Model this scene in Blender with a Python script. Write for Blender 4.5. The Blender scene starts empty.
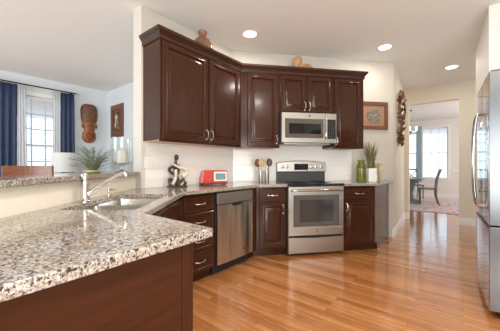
import bpy, bmesh, math, random
from mathutils import Vector, Matrix
PI = math.pi
random.seed(7)
S = bpy.context.scene
COL = S.collection
R = math.radians

# ------------------------------------------------------------------ camera, world, light, exposure
cam_d = bpy.data.cameras.new('camera'); cam = bpy.data.objects.new('camera', cam_d); COL.objects.link(cam)
cam.location = (0, 0, 1.15); cam.rotation_euler = (R(90), 0, 0)
cam_d.sensor_width = 36; cam_d.lens = 264/500*36; cam_d.clip_start = 0.02
S.camera = cam
W = bpy.data.worlds.new('world'); S.world = W; W.use_nodes = True
bgn = W.node_tree.nodes['Background']
bgn.inputs['Color'].default_value = (0.68, 0.83, 1.0, 1); bgn.inputs['Strength'].default_value = 1.9
S.view_settings.view_transform = 'Standard'
try: S.view_settings.look = 'None'
except Exception: pass
S.view_settings.gamma = 1; S.view_settings.use_curve_mapping = False
S.view_settings.exposure = 0.42
S.cycles.max_bounces = 10; S.cycles.diffuse_bounces = 8; S.cycles.sample_clamp_indirect = 6
CAN_W = 6.5          # watts of each recessed ceiling lamp
CAN_COL = (1.0, 0.92, 0.82)
def area_light(name, loc, rot, sx, sy, watts, col):
    ld = bpy.data.lights.new(name, 'AREA'); ld.shape = 'RECTANGLE'; ld.size = sx; ld.size_y = sy; ld.energy = watts; ld.color = col
    lo = bpy.data.objects.new(name, ld); COL.objects.link(lo); lo.location = loc; lo.rotation_euler = rot; return lo
# added fill lights: ceiling uplight behind camera, living room side, dining room side
area_light('fill_behind', (0.8, -2.1, 1.25), (R(132), 0, 0), 2.8, 2.1, 130, (1.0, 0.96, 0.89))
area_light('fill_living', (-5.2, -0.3, 1.3), (R(95), 0, R(-50)), 2.6, 2.0, 120, (0.90, 0.96, 1.0))
area_light('fill_dining', (7.1, 6.09, 1.5), (R(90), 0, R(51.1)), 3.0, 2.2, 55, (1.0, 0.98, 0.96))
for _k, (_x, _y) in enumerate(((0.2, 1.5), (1.3, 0.4), (0.6, -0.8))):      # unseen ceiling fills, added to brighten the kitchen
    area_light('ceiling_fill_%d' % _k, (_x, _y, 2.78), (0, 0, 0), 0.16, 0.16, 16, CAN_COL)

# ------------------------------------------------------------------ plan frames
AL = R(51.1)                       # direction of the sink-side cabinet run
CA, SA = math.cos(AL), math.sin(AL)
AB = R(10.0); CB, SB = math.cos(AB), math.sin(AB)
AH = R(93.3); HX, HY = math.cos(AH), math.sin(AH)
H0 = Vector((-1.05, 0.0))
def FA(s, y): return Vector((s*CA - y*SA, s*SA + y*CA))
def FB(t, n): return Vector((t*CB - n*SB, t*SB + n*CB))
def FH(x, y): return Vector((H0.x + x*HX - y*HY, H0.y + x*HY + y*HX))
def inv(F):
    if F is FA: c, s, o = CA, SA, Vector((0, 0))
    elif F is FB: c, s, o = CB, SB, Vector((0, 0))
    else: c, s, o = HX, HY, H0
    return lambda p: Vector(((p.x-o.x)*c + (p.y-o.y)*s, -(p.x-o.x)*s + (p.y-o.y)*c))
IA, IB, IH = inv(FA), inv(FB), inv(FH)
def meet(p, d, q, e):
    k = ((q.x-p.x)*e.y - (q.y-p.y)*e.x) / (d.x*e.y - d.y*e.x)
    return p + d*k
dA, dB, dH = Vector((CA, SA)), Vector((CB, SB)), Vector((HX, HY))
lineA = lambda y: (FA(0, y), dA)
lineB = lambda n: (FB(0, n), dB)
lineH = lambda y: (FH(0, y), dH)
def X(a, b): return meet(a[0], a[1], b[0], b[1])
HC = 2.80                          # ceiling height
YW, NW = 2.575, 3.78                # kitchen faces of the sink-side wall and the range wall
ZC = 0.915                         # counter height

# ------------------------------------------------------------------ materials
def mat(name, col, rough=0.5, metal=0.0, spec=0.5, emit=None, estr=0, trans=0, coat=0, ior=1.45):
    m = bpy.data.materials.new(name); m.use_nodes = True
    b = m.node_tree.nodes['Principled BSDF']
    b.inputs['Base Color'].default_value = (*col, 1); b.inputs['Roughness'].default_value = rough
    b.inputs['Metallic'].default_value = metal; b.inputs['Specular IOR Level'].default_value = spec
    b.inputs['Transmission Weight'].default_value = trans; b.inputs['Coat Weight'].default_value = coat
    b.inputs['IOR'].default_value = ior
    if coat: b.inputs['Coat Roughness'].default_value = 0.08
    if emit: b.inputs['Emission Color'].default_value = (*emit, 1); b.inputs['Emission Strength'].default_value = estr
    return m
def nodes(m): return m.node_tree.nodes, m.node_tree.links, m.node_tree.nodes['Principled BSDF']
def ramp(N, stops, interp='LINEAR'):
    r = N.new('ShaderNodeValToRGB'); r.color_ramp.interpolation = interp
    e = r.color_ramp.elements
    while len(e) < len(stops): e.new(0.5)
    for k, (p, c) in enumerate(stops): e[k].position = p; e[k].color = (*c, 1)
    return r
def coords(N, L, scale=(1, 1, 1), rot=(0, 0, 0)):
    t = N.new('ShaderNodeTexCoord'); mp = N.new('ShaderNodeMapping')
    mp.inputs['Scale'].default_value = scale; mp.inputs['Rotation'].default_value = rot
    L.new(t.outputs['Object'], mp.inputs['Vector']); return mp
def noise_mat(name, stops, scale, rough=0.5, stretch=(1, 1, 1), metal=0, bump=0, detail=4, coat=0, spec=0.5):
    m = mat(name, stops[0][1], rough, metal, spec, coat=coat); N, L, b = nodes(m)
    mp = coords(N, L, stretch); n = N.new('ShaderNodeTexNoise'); n.inputs['Scale'].default_value = scale
    n.inputs['Detail'].default_value = detail
    L.new(mp.outputs[0], n.inputs['Vector']); r = ramp(N, stops); L.new(n.outputs['Fac'], r.inputs[0])
    L.new(r.outputs[0], b.inputs['Base Color'])
    if bump:
        bp = N.new('ShaderNodeBump'); bp.inputs['Strength'].default_value = bump; bp.inputs['Distance'].default_value = 0.003
        L.new(n.outputs['Fac'], bp.inputs['Height']); L.new(bp.outputs[0], b.inputs['Normal'])
    return m
M = {}
M['wall'] = noise_mat('beige_paint', [(0.3, (0.575, 0.545, 0.485)), (0.7, (0.60, 0.57, 0.51))], 30, 0.75, bump=0.03)
M['wall_cream'] = noise_mat('cream_paint', [(0.3, (0.80, 0.75, 0.64)), (0.7, (0.83, 0.78, 0.67))], 30, 0.7)
M['wall_blue'] = noise_mat('pale_blue_paint', [(0.3, (0.69, 0.75, 0.78)), (0.7, (0.71, 0.77, 0.80))], 30, 0.75)
M['wall_hall'] = noise_mat('sand_paint', [(0.3, (0.70, 0.635, 0.51)), (0.7, (0.73, 0.665, 0.54))], 30, 0.7)
M['wall_pale'] = noise_mat('pale_grey_paint', [(0.3, (0.74, 0.72, 0.68)), (0.7, (0.77, 0.75, 0.71))], 30, 0.7)
M['ceil'] = noise_mat('ceiling_paint', [(0.3, (0.83, 0.845, 0.825)), (0.7, (0.85, 0.865, 0.845))], 40, 0.85)
M['white'] = mat('white_trim_paint', (0.84, 0.83, 0.81), 0.35)
M['steel'] = None
def brushed(name, col, rough, stretch, wave=0, arot=0.0):
    m = mat(name, col, rough, 1.0); N, L, b = nodes(m)
    mp = coords(N, L, stretch); n = N.new('ShaderNodeTexNoise'); n.inputs['Scale'].default_value = 6; n.inputs['Detail'].default_value = 3
    L.new(mp.outputs[0], n.inputs['Vector'])
    r = ramp(N, [(0.3, (rough*0.95,)*3), (0.7, (rough*1.06,)*3)]); L.new(n.outputs['Fac'], r.inputs[0])
    L.new(r.outputs[0], b.inputs['Roughness'])
    if wave:
        m2 = coords(N, L, (9, 9, 0.5)); n2 = N.new('ShaderNodeTexNoise'); n2.inputs['Scale'].default_value = 1.0; n2.inputs['Detail'].default_value = 0
        L.new(m2.outputs[0], n2.inputs['Vector']); bp = N.new('ShaderNodeBump'); bp.inputs['Strength'].default_value = wave; bp.inputs['Distance'].default_value = 0.03
        L.new(n2.outputs['Fac'], bp.inputs['Height']); L.new(bp.outputs[0], b.inputs['Normal'])
    tg = N.new('ShaderNodeTangent'); tg.direction_type = 'RADIAL'; tg.axis = 'Z'; L.new(tg.outputs[0], b.inputs['Tangent'])
    b.inputs['Anisotropic'].default_value = 0.75; b.inputs['Anisotropic Rotation'].default_value = arot
    return m
M['steel'] = brushed('brushed_steel', (0.62, 0.61, 0.58), 0.30, (0.6, 0.6, 40), 1.0, 0.25)
M['steel_h'] = brushed('brushed_steel_horizontal', (0.43, 0.41, 0.375), 0.34, (0.6, 0.6, 40))
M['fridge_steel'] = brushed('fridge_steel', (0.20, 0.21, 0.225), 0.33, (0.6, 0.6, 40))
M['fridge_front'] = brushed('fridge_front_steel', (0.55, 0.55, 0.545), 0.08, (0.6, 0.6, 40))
M['chrome'] = mat('chrome', (0.60, 0.585, 0.56), 0.10, 1.0)
M['sink_steel'] = mat('sink_steel', (0.66, 0.64, 0.60), 0.25, 1.0)
M['nickel'] = mat('satin_nickel', (0.75, 0.71, 0.66), 0.22, 1.0)
M['black_glass'] = mat('black_glass', (0.012, 0.012, 0.014), 0.06, 0, 0.6)
M['oven_glass'] = mat('oven_glass', (0.085, 0.082, 0.080), 0.08, 0, 0.7)
M['micro_glass'] = mat('microwave_glass', (0.10, 0.085, 0.075), 0.10, 0, 0.7)
M['black'] = mat('black_plastic', (0.018, 0.017, 0.017), 0.4)
M['darkgrey'] = mat('dark_grey', (0.06, 0.06, 0.065), 0.45)
M['gap'] = mat('dark_recess', (0.02, 0.012, 0.009), 0.7)

def wood(name, c1, c2, rough, stretch, scale=5, coat=0.0, spec=0.5):
    m = noise_mat(name, [(0.25, c1), (0.75, c2)], scale, rough, stretch, detail=6, coat=coat, spec=spec); return m
M['cab'] = wood('espresso_cherry_wood', (0.034, 0.0108, 0.0046), (0.054, 0.0170, 0.0074), 0.18, (9, 9, 0.8), 5, 0.1, 0.35)
M['cab_h'] = wood('espresso_cherry_wood_horizontal', (0.034, 0.0108, 0.0046), (0.054, 0.0170, 0.0074), 0.22, (0.8, 9, 9), 5, 0.1, 0.35)
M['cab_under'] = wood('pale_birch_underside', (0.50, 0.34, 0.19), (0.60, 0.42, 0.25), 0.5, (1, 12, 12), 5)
M['crown_w'] = wood('dark_crown_wood', (0.034, 0.011, 0.0065), (0.050, 0.017, 0.009), 0.26, (0.8, 9, 9), 5, 0.2)

def granite(name, warm=0.0):
    m = mat(name, (0.6, 0.55, 0.5), 0.07, 0, 0.55); N, L, b = nodes(m)
    mp = coords(N, L)
    def nz(sc, det, ro, stops, interp='LINEAR', off=0):
        n = N.new('ShaderNodeTexNoise'); n.inputs['Scale'].default_value = sc; n.inputs['Detail'].default_value = det; n.inputs['Roughness'].default_value = ro
        ad = N.new('ShaderNodeVectorMath'); ad.operation = 'ADD'; ad.inputs[1].default_value = (off, off*0.7, off*1.3)
        L.new(mp.outputs[0], ad.inputs[0]); L.new(ad.outputs[0], n.inputs['Vector'])
        r = ramp(N, stops, interp); L.new(n.outputs['Fac'], r.inputs[0]); return r
    base = nz(115, 4, 0.65, [(0.34, (0.16, 0.145, 0.135)), (0.44, (0.35, 0.325, 0.295)), (0.52, (0.48, 0.455, 0.425)), (0.64, (0.66, 0.65, 0.625))])
    tint = nz(14, 4, 0.6, [(0.36, (0.74 - warm*0.3, 0.63 - warm*0.5, 0.48 - warm*0.6)), (0.62, (0.90, 0.91, 0.94))], off=3)
    mul = N.new('ShaderNodeMix'); mul.data_type = 'RGBA'; mul.blend_type = 'MULTIPLY'; mul.inputs[0].default_value = 0.75
    L.new(base.outputs[0], mul.inputs[6]); L.new(tint.outputs[0], mul.inputs[7])
    last = mul.outputs[2]
    for sc, lo, hi, c, off in ((95, 0.555, 0.585, (0.055, 0.045, 0.043), 7), (200, 0.59, 0.62, (0.02, 0.017, 0.018), 11), (110, 0.60, 0.63, (0.27, 0.20, 0.15), 17)):
        k = nz(sc, 3, 0.6, [(lo, (0, 0, 0)), (hi, (1, 1, 1))], off=off)
        d = N.new('ShaderNodeMix'); d.data_type = 'RGBA'; L.new(k.outputs[0], d.inputs[0]); L.new(last, d.inputs[6]); d.inputs[7].default_value = (*c, 1); last = d.outputs[2]
    L.new(last, b.inputs['Base Color'])
    return m
M['granite'] = granite('speckled_granite')
M['granite_bar'] = granite('speckled_granite_bar', 0.2)

def floor_mat():
    m = mat('oak_strip_floor', (0.5, 0.25, 0.1), 0.10, 0, 0.5, coat=0.8); N, L, b = nodes(m)
    mp = coords(N, L, (1, 1, 1), (0, 0, R(38.9)))     # boards run across, square to the sink-side cabinets
    br = N.new('ShaderNodeTexBrick'); br.offset = 0.37; br.offset_frequency = 2
    br.inputs['Scale'].default_value = 1; br.inputs['Brick Width'].default_value = 0.85; br.inputs['Row Height'].default_value = 0.057
    br.inputs['Mortar Size'].default_value = 0.0012; br.inputs['Color1'].default_value = (0, 0, 0, 1); br.inputs['Color2'].default_value = (1, 1, 1, 1)
    br.inputs['Mortar'].default_value = (0.3, 0.3, 0.3, 1)
    L.new(mp.outputs[0], br.inputs['Vector'])
    sc = N.new('ShaderNodeVectorMath'); sc.operation = 'MULTIPLY'; sc.inputs[1].default_value = (1.6, 22, 1)
    L.new(mp.outputs[0], sc.inputs[0])
    n = N.new('ShaderNodeTexNoise'); n.inputs['Scale'].default_value = 3; n.inputs['Detail'].default_value = 6; n.inputs['Distortion'].default_value = 0.6
    L.new(sc.outputs[0], n.inputs['Vector'])
    mx = N.new('ShaderNodeMix'); mx.data_type = 'RGBA'; mx.inputs[0].default_value = 0.55
    L.new(br.outputs['Color'], mx.inputs[6]); L.new(n.outputs['Fac'], mx.inputs[7])
    r = ramp(N, [(0.12, (0.24, 0.080, 0.022)), (0.42, (0.41, 0.160, 0.050)), (0.62, (0.49, 0.210, 0.074)), (0.9, (0.58, 0.29, 0.12))])
    L.new(mx.outputs[2], r.inputs[0])
    mo = N.new('ShaderNodeMix'); mo.data_type = 'RGBA'; L.new(br.outputs['Fac'], mo.inputs[0]); L.new(r.outputs[0], mo.inputs[6])
    mo.inputs[7].default_value = (0.20, 0.08, 0.03, 1); L.new(mo.outputs[2], b.inputs['Base Color'])
    sx = N.new('ShaderNodeSeparateXYZ'); L.new(mp.outputs[0], sx.inputs[0])
    def mth(op, a, v=None, c=None):
        q = N.new('ShaderNodeMath'); q.operation = op; L.new(a, q.inputs[0])
        if v is not None: q.inputs[1].default_value = v
        if c is not None: L.new(c, q.inputs[1])
        return q.outputs[0]
    fr = mth('SUBTRACT', mth('FRACT', mth('DIVIDE', sx.outputs['Y'], 0.057)), 0.5)      # each strip is very slightly crowned
    par = mth('MULTIPLY', mth('MULTIPLY', fr, None, fr), -4.0)
    bp0 = N.new('ShaderNodeBump'); bp0.inputs['Strength'].default_value = 1.0; bp0.inputs['Distance'].default_value = 0.0007; L.new(par, bp0.inputs['Height'])
    bp = N.new('ShaderNodeBump'); bp.inputs['Strength'].default_value = 0.12; bp.inputs['Distance'].default_value = 0.001
    L.new(mx.outputs[2], bp.inputs['Height']); L.new(bp0.outputs[0], bp.inputs['Normal']); L.new(bp.outputs[0], b.inputs['Normal']); L.new(bp0.outputs[0], b.inputs['Coat Normal'])
    return m
M['floor'] = floor_mat()

def tile_mat(name, rot):
    m = mat(name, (0.8, 0.78, 0.72), 0.12, 0, 0.5); N, L, b = nodes(m)
    mp = coords(N, L, (1, 1, 1), (R(90), 0, 0))
    mp.vector_type = 'POINT'
    tc = N.new('ShaderNodeTexCoord'); s = N.new('ShaderNodeSeparateXYZ'); c = N.new('ShaderNodeCombineXYZ')
    L.new(tc.outputs['Object'], s.inputs[0]); L.new(s.outputs['X'], c.inputs['X']); L.new(s.outputs['Z'], c.inputs['Y'])
    br = N.new('ShaderNodeTexBrick'); br.inputs['Scale'].default_value = 1; br.inputs['Brick Width'].default_value = 0.152
    br.inputs['Row Height'].default_value = 0.076; br.inputs['Mortar Size'].default_value = 0.0018; br.inputs['Mortar Smooth'].default_value = 0.3
    br.inputs['Color1'].default_value = (0.86, 0.85, 0.82, 1); br.inputs['Color2'].default_value = (0.835, 0.825, 0.795, 1)
    br.inputs['Mortar'].default_value = (0.75, 0.73, 0.69, 1)
    L.new(c.outputs[0], br.inputs['Vector']); L.new(br.outputs['Color'], b.inputs['Base Color'])
    bp = N.new('ShaderNodeBump'); bp.inputs['Strength'].default_value = 0.25; bp.inputs['Distance'].default_value = 0.001; bp.invert = True
    L.new(br.outputs['Fac'], bp.inputs['Height']); L.new(bp.outputs[0], b.inputs['Normal'])
    return m
M['tile'] = tile_mat('white_subway_tile', 0)

def pane_mat():
    m = bpy.data.materials.new('window_glass'); m.use_nodes = True; N, L = m.node_tree.nodes, m.node_tree.links
    N.remove(N['Principled BSDF']); out = N['Material Output']
    t = N.new('ShaderNodeBsdfTransparent'); t.inputs[0].default_value = (0.95, 0.98, 0.98, 1)
    g = N.new('ShaderNodeBsdfGlossy'); g.inputs['Roughness'].default_value = 0.02
    f = N.new('ShaderNodeFresnel'); f.inputs[0].default_value = 1.45
    mx = N.new('ShaderNodeMixShader'); L.new(f.outputs[0], mx.inputs[0]); L.new(t.outputs[0], mx.inputs[1]); L.new(g.outputs[0], mx.inputs[2])
    L.new(mx.outputs[0], out.inputs['Surface']); return m
M['pane'] = pane_mat()
def sheer_mat(name, col, k):
    m = bpy.data.materials.new(name); m.use_nodes = True; N, L = m.node_tree.nodes, m.node_tree.links
    N.remove(N['Principled BSDF']); out = N['Material Output']
    d = N.new('ShaderNodeBsdfDiffuse'); d.inputs[0].default_value = (*col, 1)
    t = N.new('ShaderNodeBsdfTranslucent'); t.inputs[0].default_value = (*col, 1)
    mx = N.new('ShaderNodeMixShader'); mx.inputs[0].default_value = k; L.new(d.outputs[0], mx.inputs[1]); L.new(t.outputs[0], mx.inputs[2])
    L.new(mx.outputs[0], out.inputs['Surface']); return m
M['sheer'] = sheer_mat('sheer_white_fabric', (0.86, 0.88, 0.90), 0.5)
M['shade'] = sheer_mat('linen_lamp_shade', (0.88, 0.90, 0.90), 0.35)
M['slat'] = sheer_mat('white_blind_slat', (0.94, 0.95, 0.96), 0.75)
M['navy'] = noise_mat('navy_curtain_fabric', [(0.3, (0.022, 0.040, 0.090)), (0.7, (0.042, 0.070, 0.140))], 60, 0.6, spec=0.4)
M['clear'] = mat('clear_glass', (0.93, 0.97, 0.97), 0.02, 0, 0.5, trans=0.95)
M['green_glass'] = mat('green_bubble_glass', (0.40, 0.43, 0.11), 0.08, 0, 0.5, trans=0.8)
M['amber_glass'] = mat('pale_amber_glass', (0.82, 0.76, 0.50), 0.08, 0, 0.5, trans=0.85)
M['wax'] = mat('ivory_wax', (0.85, 0.80, 0.70), 0.5)
M['ceramic'] = mat('white_ceramic', (0.82, 0.82, 0.80), 0.2)
M['bronze'] = noise_mat('brown_glazed_clay', [(0.3, (0.16, 0.075, 0.045)), (0.7, (0.27, 0.135, 0.085))], 18, 0.22)
M['tan_clay'] = noise_mat('tan_carved_wood', [(0.3, (0.34, 0.17, 0.07)), (0.7, (0.55, 0.32, 0.15))], 25, 0.4)
M['red'] = mat('red_enamel', (0.62, 0.045, 0.025), 0.25, coat=0.4)
M['grass1'] = noise_mat('dry_green_blades', [(0.3, (0.07, 0.10, 0.035)), (0.6, (0.24, 0.22, 0.10)), (0.75, (0.30, 0.20, 0.11))], 40, 0.6)
M['leafy'] = noise_mat('grey_green_leaves', [(0.3, (0.13, 0.17, 0.10)), (0.7, (0.36, 0.40, 0.28))], 30, 0.6)
M['yellow_pot'] = mat('yellow_glazed_pot', (0.62, 0.60, 0.16), 0.3)
M['spoon_wood'] = wood('pale_spoon_wood', (0.50, 0.30, 0.14), (0.66, 0.44, 0.24), 0.5, (8, 8, 1))
M['spoon_dark'] = wood('dark_spoon_wood', (0.07, 0.035, 0.02), (0.13, 0.07, 0.04), 0.45, (8, 8, 1))
M['frame_w'] = wood('dark_frame_wood', (0.13, 0.055, 0.028), (0.21, 0.095, 0.05), 0.35, (6, 6, 6))
M['mask_w'] = noise_mat('carved_mask_wood', [(0.25, (0.10, 0.028, 0.010)), (0.5, (0.32, 0.10, 0.03)), (0.75, (0.45, 0.17, 0.055))], 14, 0.4, bump=0.3)
M['mask_dark'] = noise_mat('dark_mask_crown', [(0.3, (0.06, 0.026, 0.013)), (0.7, (0.26, 0.12, 0.06))], 30, 0.5, bump=0.4)
M['mat_pink'] = mat('salmon_mat_board', (0.36, 0.20, 0.125), 0.7)
M['leather'] = noise_mat('cognac_wood_back', [(0.3, (0.13, 0.045, 0.020)), (0.7, (0.20, 0.075, 0.034))], 8, 0.35, (1, 6, 6))
M['grey_wood'] = wood('grey_washed_wood', (0.12, 0.14, 0.155), (0.22, 0.24, 0.26), 0.4, (8, 8, 1))
M['brown_wood'] = wood('weathered_brown_wood', (0.09, 0.065, 0.045), (0.17, 0.125, 0.09), 0.45, (8, 8, 1))
M['shaded_frame'] = mat('shaded_white_mullion', (0.30, 0.42, 0.46), 0.5)  # white mullion; its backlit shade is painted into the blue-grey
M['copper'] = noise_mat('antique_copper_leaf', [(0.3, (0.075, 0.030, 0.013)), (0.7, (0.26, 0.125, 0.055))], 30, 0.35, metal=0.3)
M['mirror'] = mat('mirror_glass', (0.85, 0.87, 0.9), 0.03, 1.0)
M['lens'] = mat('lamp_lens', (1, 1, 1), 0.4, emit=(1.0, 0.95, 0.86), estr=9)
M['bulb'] = mat('lit_bulb', (1, 1, 1), 0.4, emit=(1.0, 0.93, 0.8), estr=5)
M['fig_dark'] = noise_mat('dark_bronze_figure', [(0.3, (0.035, 0.025, 0.02)), (0.7, (0.11, 0.08, 0.06))], 30, 0.35, metal=0.5)
M['fig_pale'] = noise_mat('pale_stone_figure', [(0.3, (0.52, 0.45, 0.36)), (0.7, (0.74, 0.69, 0.60))], 25, 0.4)
M['rod'] = mat('dark_iron_rod', (0.03, 0.026, 0.026), 0.35, 0.7)
def rug_mat():
    m = mat('faded_red_rug', (0.5, 0.2, 0.2), 0.95, spec=0.1); N, L, b = nodes(m); mp = coords(N, L, (1, 1, 1))
    v = N.new('ShaderNodeTexVoronoi'); v.inputs['Scale'].default_value = 7; v.distance = 'MANHATTAN'; L.new(mp.outputs[0], v.inputs['Vector'])
    r = ramp(N, [(0.0, (0.50, 0.06, 0.07)), (0.3, (0.66, 0.30, 0.26)), (0.5, (0.72, 0.55, 0.50)), (0.75, (0.34, 0.36, 0.44))], 'CONSTANT')
    L.new(v.outputs['Distance'], r.inputs[0]); L.new(r.outputs[0], b.inputs['Base Color']); return m
M['rug'] = rug_mat()
def radial_art():
    m = mat('round_medallion', (0.4, 0.4, 0.3), 0.6); N, L, b = nodes(m); mp = coords(N, L)
    v = N.new('ShaderNodeTexVoronoi'); v.inputs['Scale'].default_value = 60; L.new(mp.outputs[0], v.inputs['Vector'])
    r = ramp(N, [(0.15, (0.42, 0.40, 0.31)), (0.45, (0.24, 0.225, 0.17)), (0.7, (0.08, 0.08, 0.06))]); L.new(v.outputs['Distance'], r.inputs[0])
    L.new(r.outputs[0], b.inputs['Base Color']); return m
M['medallion'] = radial_art()
M['art_dark'] = noise_mat('dark_painted_canvas', [(0.3, (0.035, 0.028, 0.022)), (0.5, (0.16, 0.11, 0.07)), (0.7, (0.45, 0.36, 0.26))], 9, 0.5)

# ------------------------------------------------------------------ mesh helpers
def obj(name, bm, m, parent=None, smooth=False, bevel=0, seg=2):
    me = bpy.data.meshes.new(name)
    bmesh.ops.recalc_face_normals(bm, faces=bm.faces[:])
    bm.to_mesh(me); bm.free()
    ms = m if isinstance(m, (list, tuple)) else [m]
    for k in ms: me.materials.append(k)
    if smooth:
        me.polygons.foreach_set('use_smooth', [True]*len(me.polygons))
        try: me.set_sharp_from_angle(angle=R(40))
        except Exception: pass
    o = bpy.data.objects.new(name, me); COL.objects.link(o)
    if parent: o.parent = parent
    if bevel:
        b = o.modifiers.new('bevel', 'BEVEL'); b.width = bevel; b.segments = seg; b.limit_method = 'ANGLE'; b.angle_limit = R(40)
    return o
def tag(o, label, cat, group=None, kind=None):
    o['label'] = label; o['category'] = cat
    if group: o['group'] = group
    if kind: o['kind'] = kind
    return o
def thing(name, label, cat, xy, z=0, rot=0, group=None):
    o = bpy.data.objects.new(name, None); COL.objects.link(o); o.empty_display_size = 0.1
    o.location = (xy[0], xy[1], z); o.rotation_euler = (0, 0, rot)
    return tag(o, label, cat, group)
def struct(name, bm, m, **k):
    o = obj(name, bm, m, **k); o['kind'] = 'structure'; return o
def B(): return bmesh.new()
def box(bm, x0, x1, y0, y1, z0, z1, Mx=None, mi=0):
    v = [bm.verts.new((x, y, z)) for z in (z0, z1) for y in (y0, y1) for x in (x0, x1)]
    if Mx is not None:
        for q in v: q.co = Mx @ q.co
    for f in ((0, 2, 3, 1), (4, 5, 7, 6), (0, 1, 5, 4), (2, 6, 7, 3), (0, 4, 6, 2), (1, 3, 7, 5)):
        fc = bm.faces.new([v[k] for k in f]); fc.material_index = mi
    return bm
def prism(bm, pts, z0, z1, mi=0):
    a = [bm.verts.new((p[0], p[1], z0)) for p in pts]; b = [bm.verts.new((p[0], p[1], z1)) for p in pts]; n = len(pts)
    for f in [a[::-1], b] + [[a[i], a[(i+1) % n], b[(i+1) % n], b[i]] for i in range(n)]:
        bm.faces.new(f).material_index = mi
    return bm
def prism_xz(bm, pts, y0, y1, mi=0):
    a = [bm.verts.new((p[0], y0, p[1])) for p in pts]; b = [bm.verts.new((p[0], y1, p[1])) for p in pts]; n = len(pts)
    for f in [a, b[::-1]] + [[a[(i+1) % n], a[i], b[i], b[(i+1) % n]] for i in range(n)]:
        bm.faces.new(f).material_index = mi
    return bm
def lathe(bm, prof, n=28, c=(0, 0, 0), Mx=None, mi=0):
    rings = []
    for r, z in prof:
        if r < 1e-5: ring = [bm.verts.new((c[0], c[1], c[2]+z))]
        else: ring = [bm.verts.new((c[0]+r*math.cos(2*PI*k/n), c[1]+r*math.sin(2*PI*k/n), c[2]+z)) for k in range(n)]
        rings.append(ring)
    for a, b in zip(rings, rings[1:]):
        for k in range(n):
            q = [a[k % len(a)], a[(k+1) % len(a)], b[(k+1) % len(b)], b[k % len(b)]]
            q2 = []
            for w in q:
                if w not in q2: q2.append(w)
            if len(q2) > 2:
                try: bm.faces.new(q2).material_index = mi
                except ValueError: pass
    for ring, last in ((rings[0], 0), (rings[-1], 1)):
        if len(ring) > 2: bm.faces.new(ring if last else ring[::-1]).material_index = mi
    if Mx is not None:
        for ring in rings:
            for v in ring: v.co = Mx @ v.co
    return bm
def tube(bm, path, rad, n=10, mi=0, flat=1.0):
    P = [Vector(p) for p in path]; rr = rad if isinstance(rad, (list, tuple)) else [rad]*len(P)
    rings = []; up = None
    for i, p in enumerate(P):
        t = (P[min(i+1, len(P)-1)] - P[max(i-1, 0)]).normalized()
        if up is None: up = t.orthogonal().normalized()
        up = (up - t*up.dot(t)); up = up.normalized() if up.length > 1e-6 else t.orthogonal().normalized()
        s = t.cross(up)
        rings.append([bm.verts.new(p + (up*math.cos(2*PI*k/n)*flat + s*math.sin(2*PI*k/n))*rr[i]) for k in range(n)])
    for a, b in zip(rings, rings[1:]):
        for k in range(n): bm.faces.new([a[k], a[(k+1) % n], b[(k+1) % n], b[k]]).material_index = mi
    bm.faces.new(rings[0][::-1]).material_index = mi; bm.faces.new(rings[-1]).material_index = mi
    return bm
def curve(pts, n=8):
    P = [Vector(p) for p in pts]; P = [P[0]*2-P[1]] + P + [P[-1]*2-P[-2]]; out = []
    for i in range(1, len(P)-2):
        for k in range(n):
            t = k/n; a, b, c, d = P[i-1:i+3]
            out.append(0.5*((2*b)+(c-a)*t+(2*a-5*b+4*c-d)*t*t+(3*b-a-3*c+d)*t**3))
    out.append(P[-2]); return out
def ball(bm, c, r, sx=1, sy=1, sz=1, u=16, v=10, mi=0):
    prof = [(r*math.sin(PI*k/v), -r*math.cos(PI*k/v)) for k in range(v+1)]
    return lathe(bm, prof, u, Mx=Matrix.Translation(c) @ Matrix.Diagonal((sx, sy, sz, 1)), mi=mi)
def panel(bm, x0, x1, z0, z1, prof, yb):
    """rectangular panel built of nested loops: prof = [(inset, y)...]; yb = back plane"""
    loops = []
    for ins, y in [(0, yb)] + prof:
        loops.append([bm.verts.new(p) for p in ((x0+ins, y, z0+ins), (x1-ins, y, z0+ins), (x1-ins, y, z1-ins), (x0+ins, y, z1-ins))])
    for a, b in zip(loops, loops[1:]):
        for k in range(4): bm.faces.new([a[k], a[(k+1) % 4], b[(k+1) % 4], b[k]])
    bm.faces.new(loops[-1]); bm.faces.new(loops[0][::-1]); return bm
# raised-panel door: 20 mm proud of y=0
DOOR = [(0.0, -0.016), (0.005, -0.021), (0.043, -0.021), (0.046, -0.0245), (0.051, -0.0262), (0.056, -0.0250), (0.060, -0.020), (0.062, -0.012), (0.067, -0.007), (0.076, -0.007), (0.080, -0.010), (0.098, -0.0185), (0.102, -0.0185)]
DRAW = [(0.0, -0.017), (0.004, -0.020), (0.024, -0.020), (0.028, -0.016), (0.032, -0.016)]
def pull(parent, x, z, L, vertical, y=-0.02):
    bm = B(); h = L/2
    pts = [(-h, 0, 0), (-h*0.92, -0.016, 0), (-h*0.45, -0.026, 0), (0, -0.028, 0), (h*0.45, -0.026, 0), (h*0.92, -0.016, 0), (h, 0, 0)]
    P = [(x+(0 if vertical else p[0]), y+p[1], z+(p[0] if vertical else 0)) for p in pts]
    tube(bm, curve(P, 4), 0.0052, 8)
    for e in (-h, h):
        c = (x+(0 if vertical else e), y, z+(e if vertical else 0))
        lathe(bm, [(0.009, 0), (0.009, 0.004)], 10, Mx=Matrix.Translation(c) @ Matrix.Rotation(R(90), 4, 'X'))
    return obj('handle', bm, M['nickel'], parent, smooth=True)
def door(parent, x0, x1, z0, z1, hx, hz, y=0, mt=None):
    bm = B(); panel(bm, x0, x1, z0, z1, [(i, y+q) for i, q in DOOR], y)
    d = obj('door', bm, mt or M['cab'], parent, smooth=True)
    if hx is not None: pull(d, hx, hz, 0.10, True, y-0.02)
    return d
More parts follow.
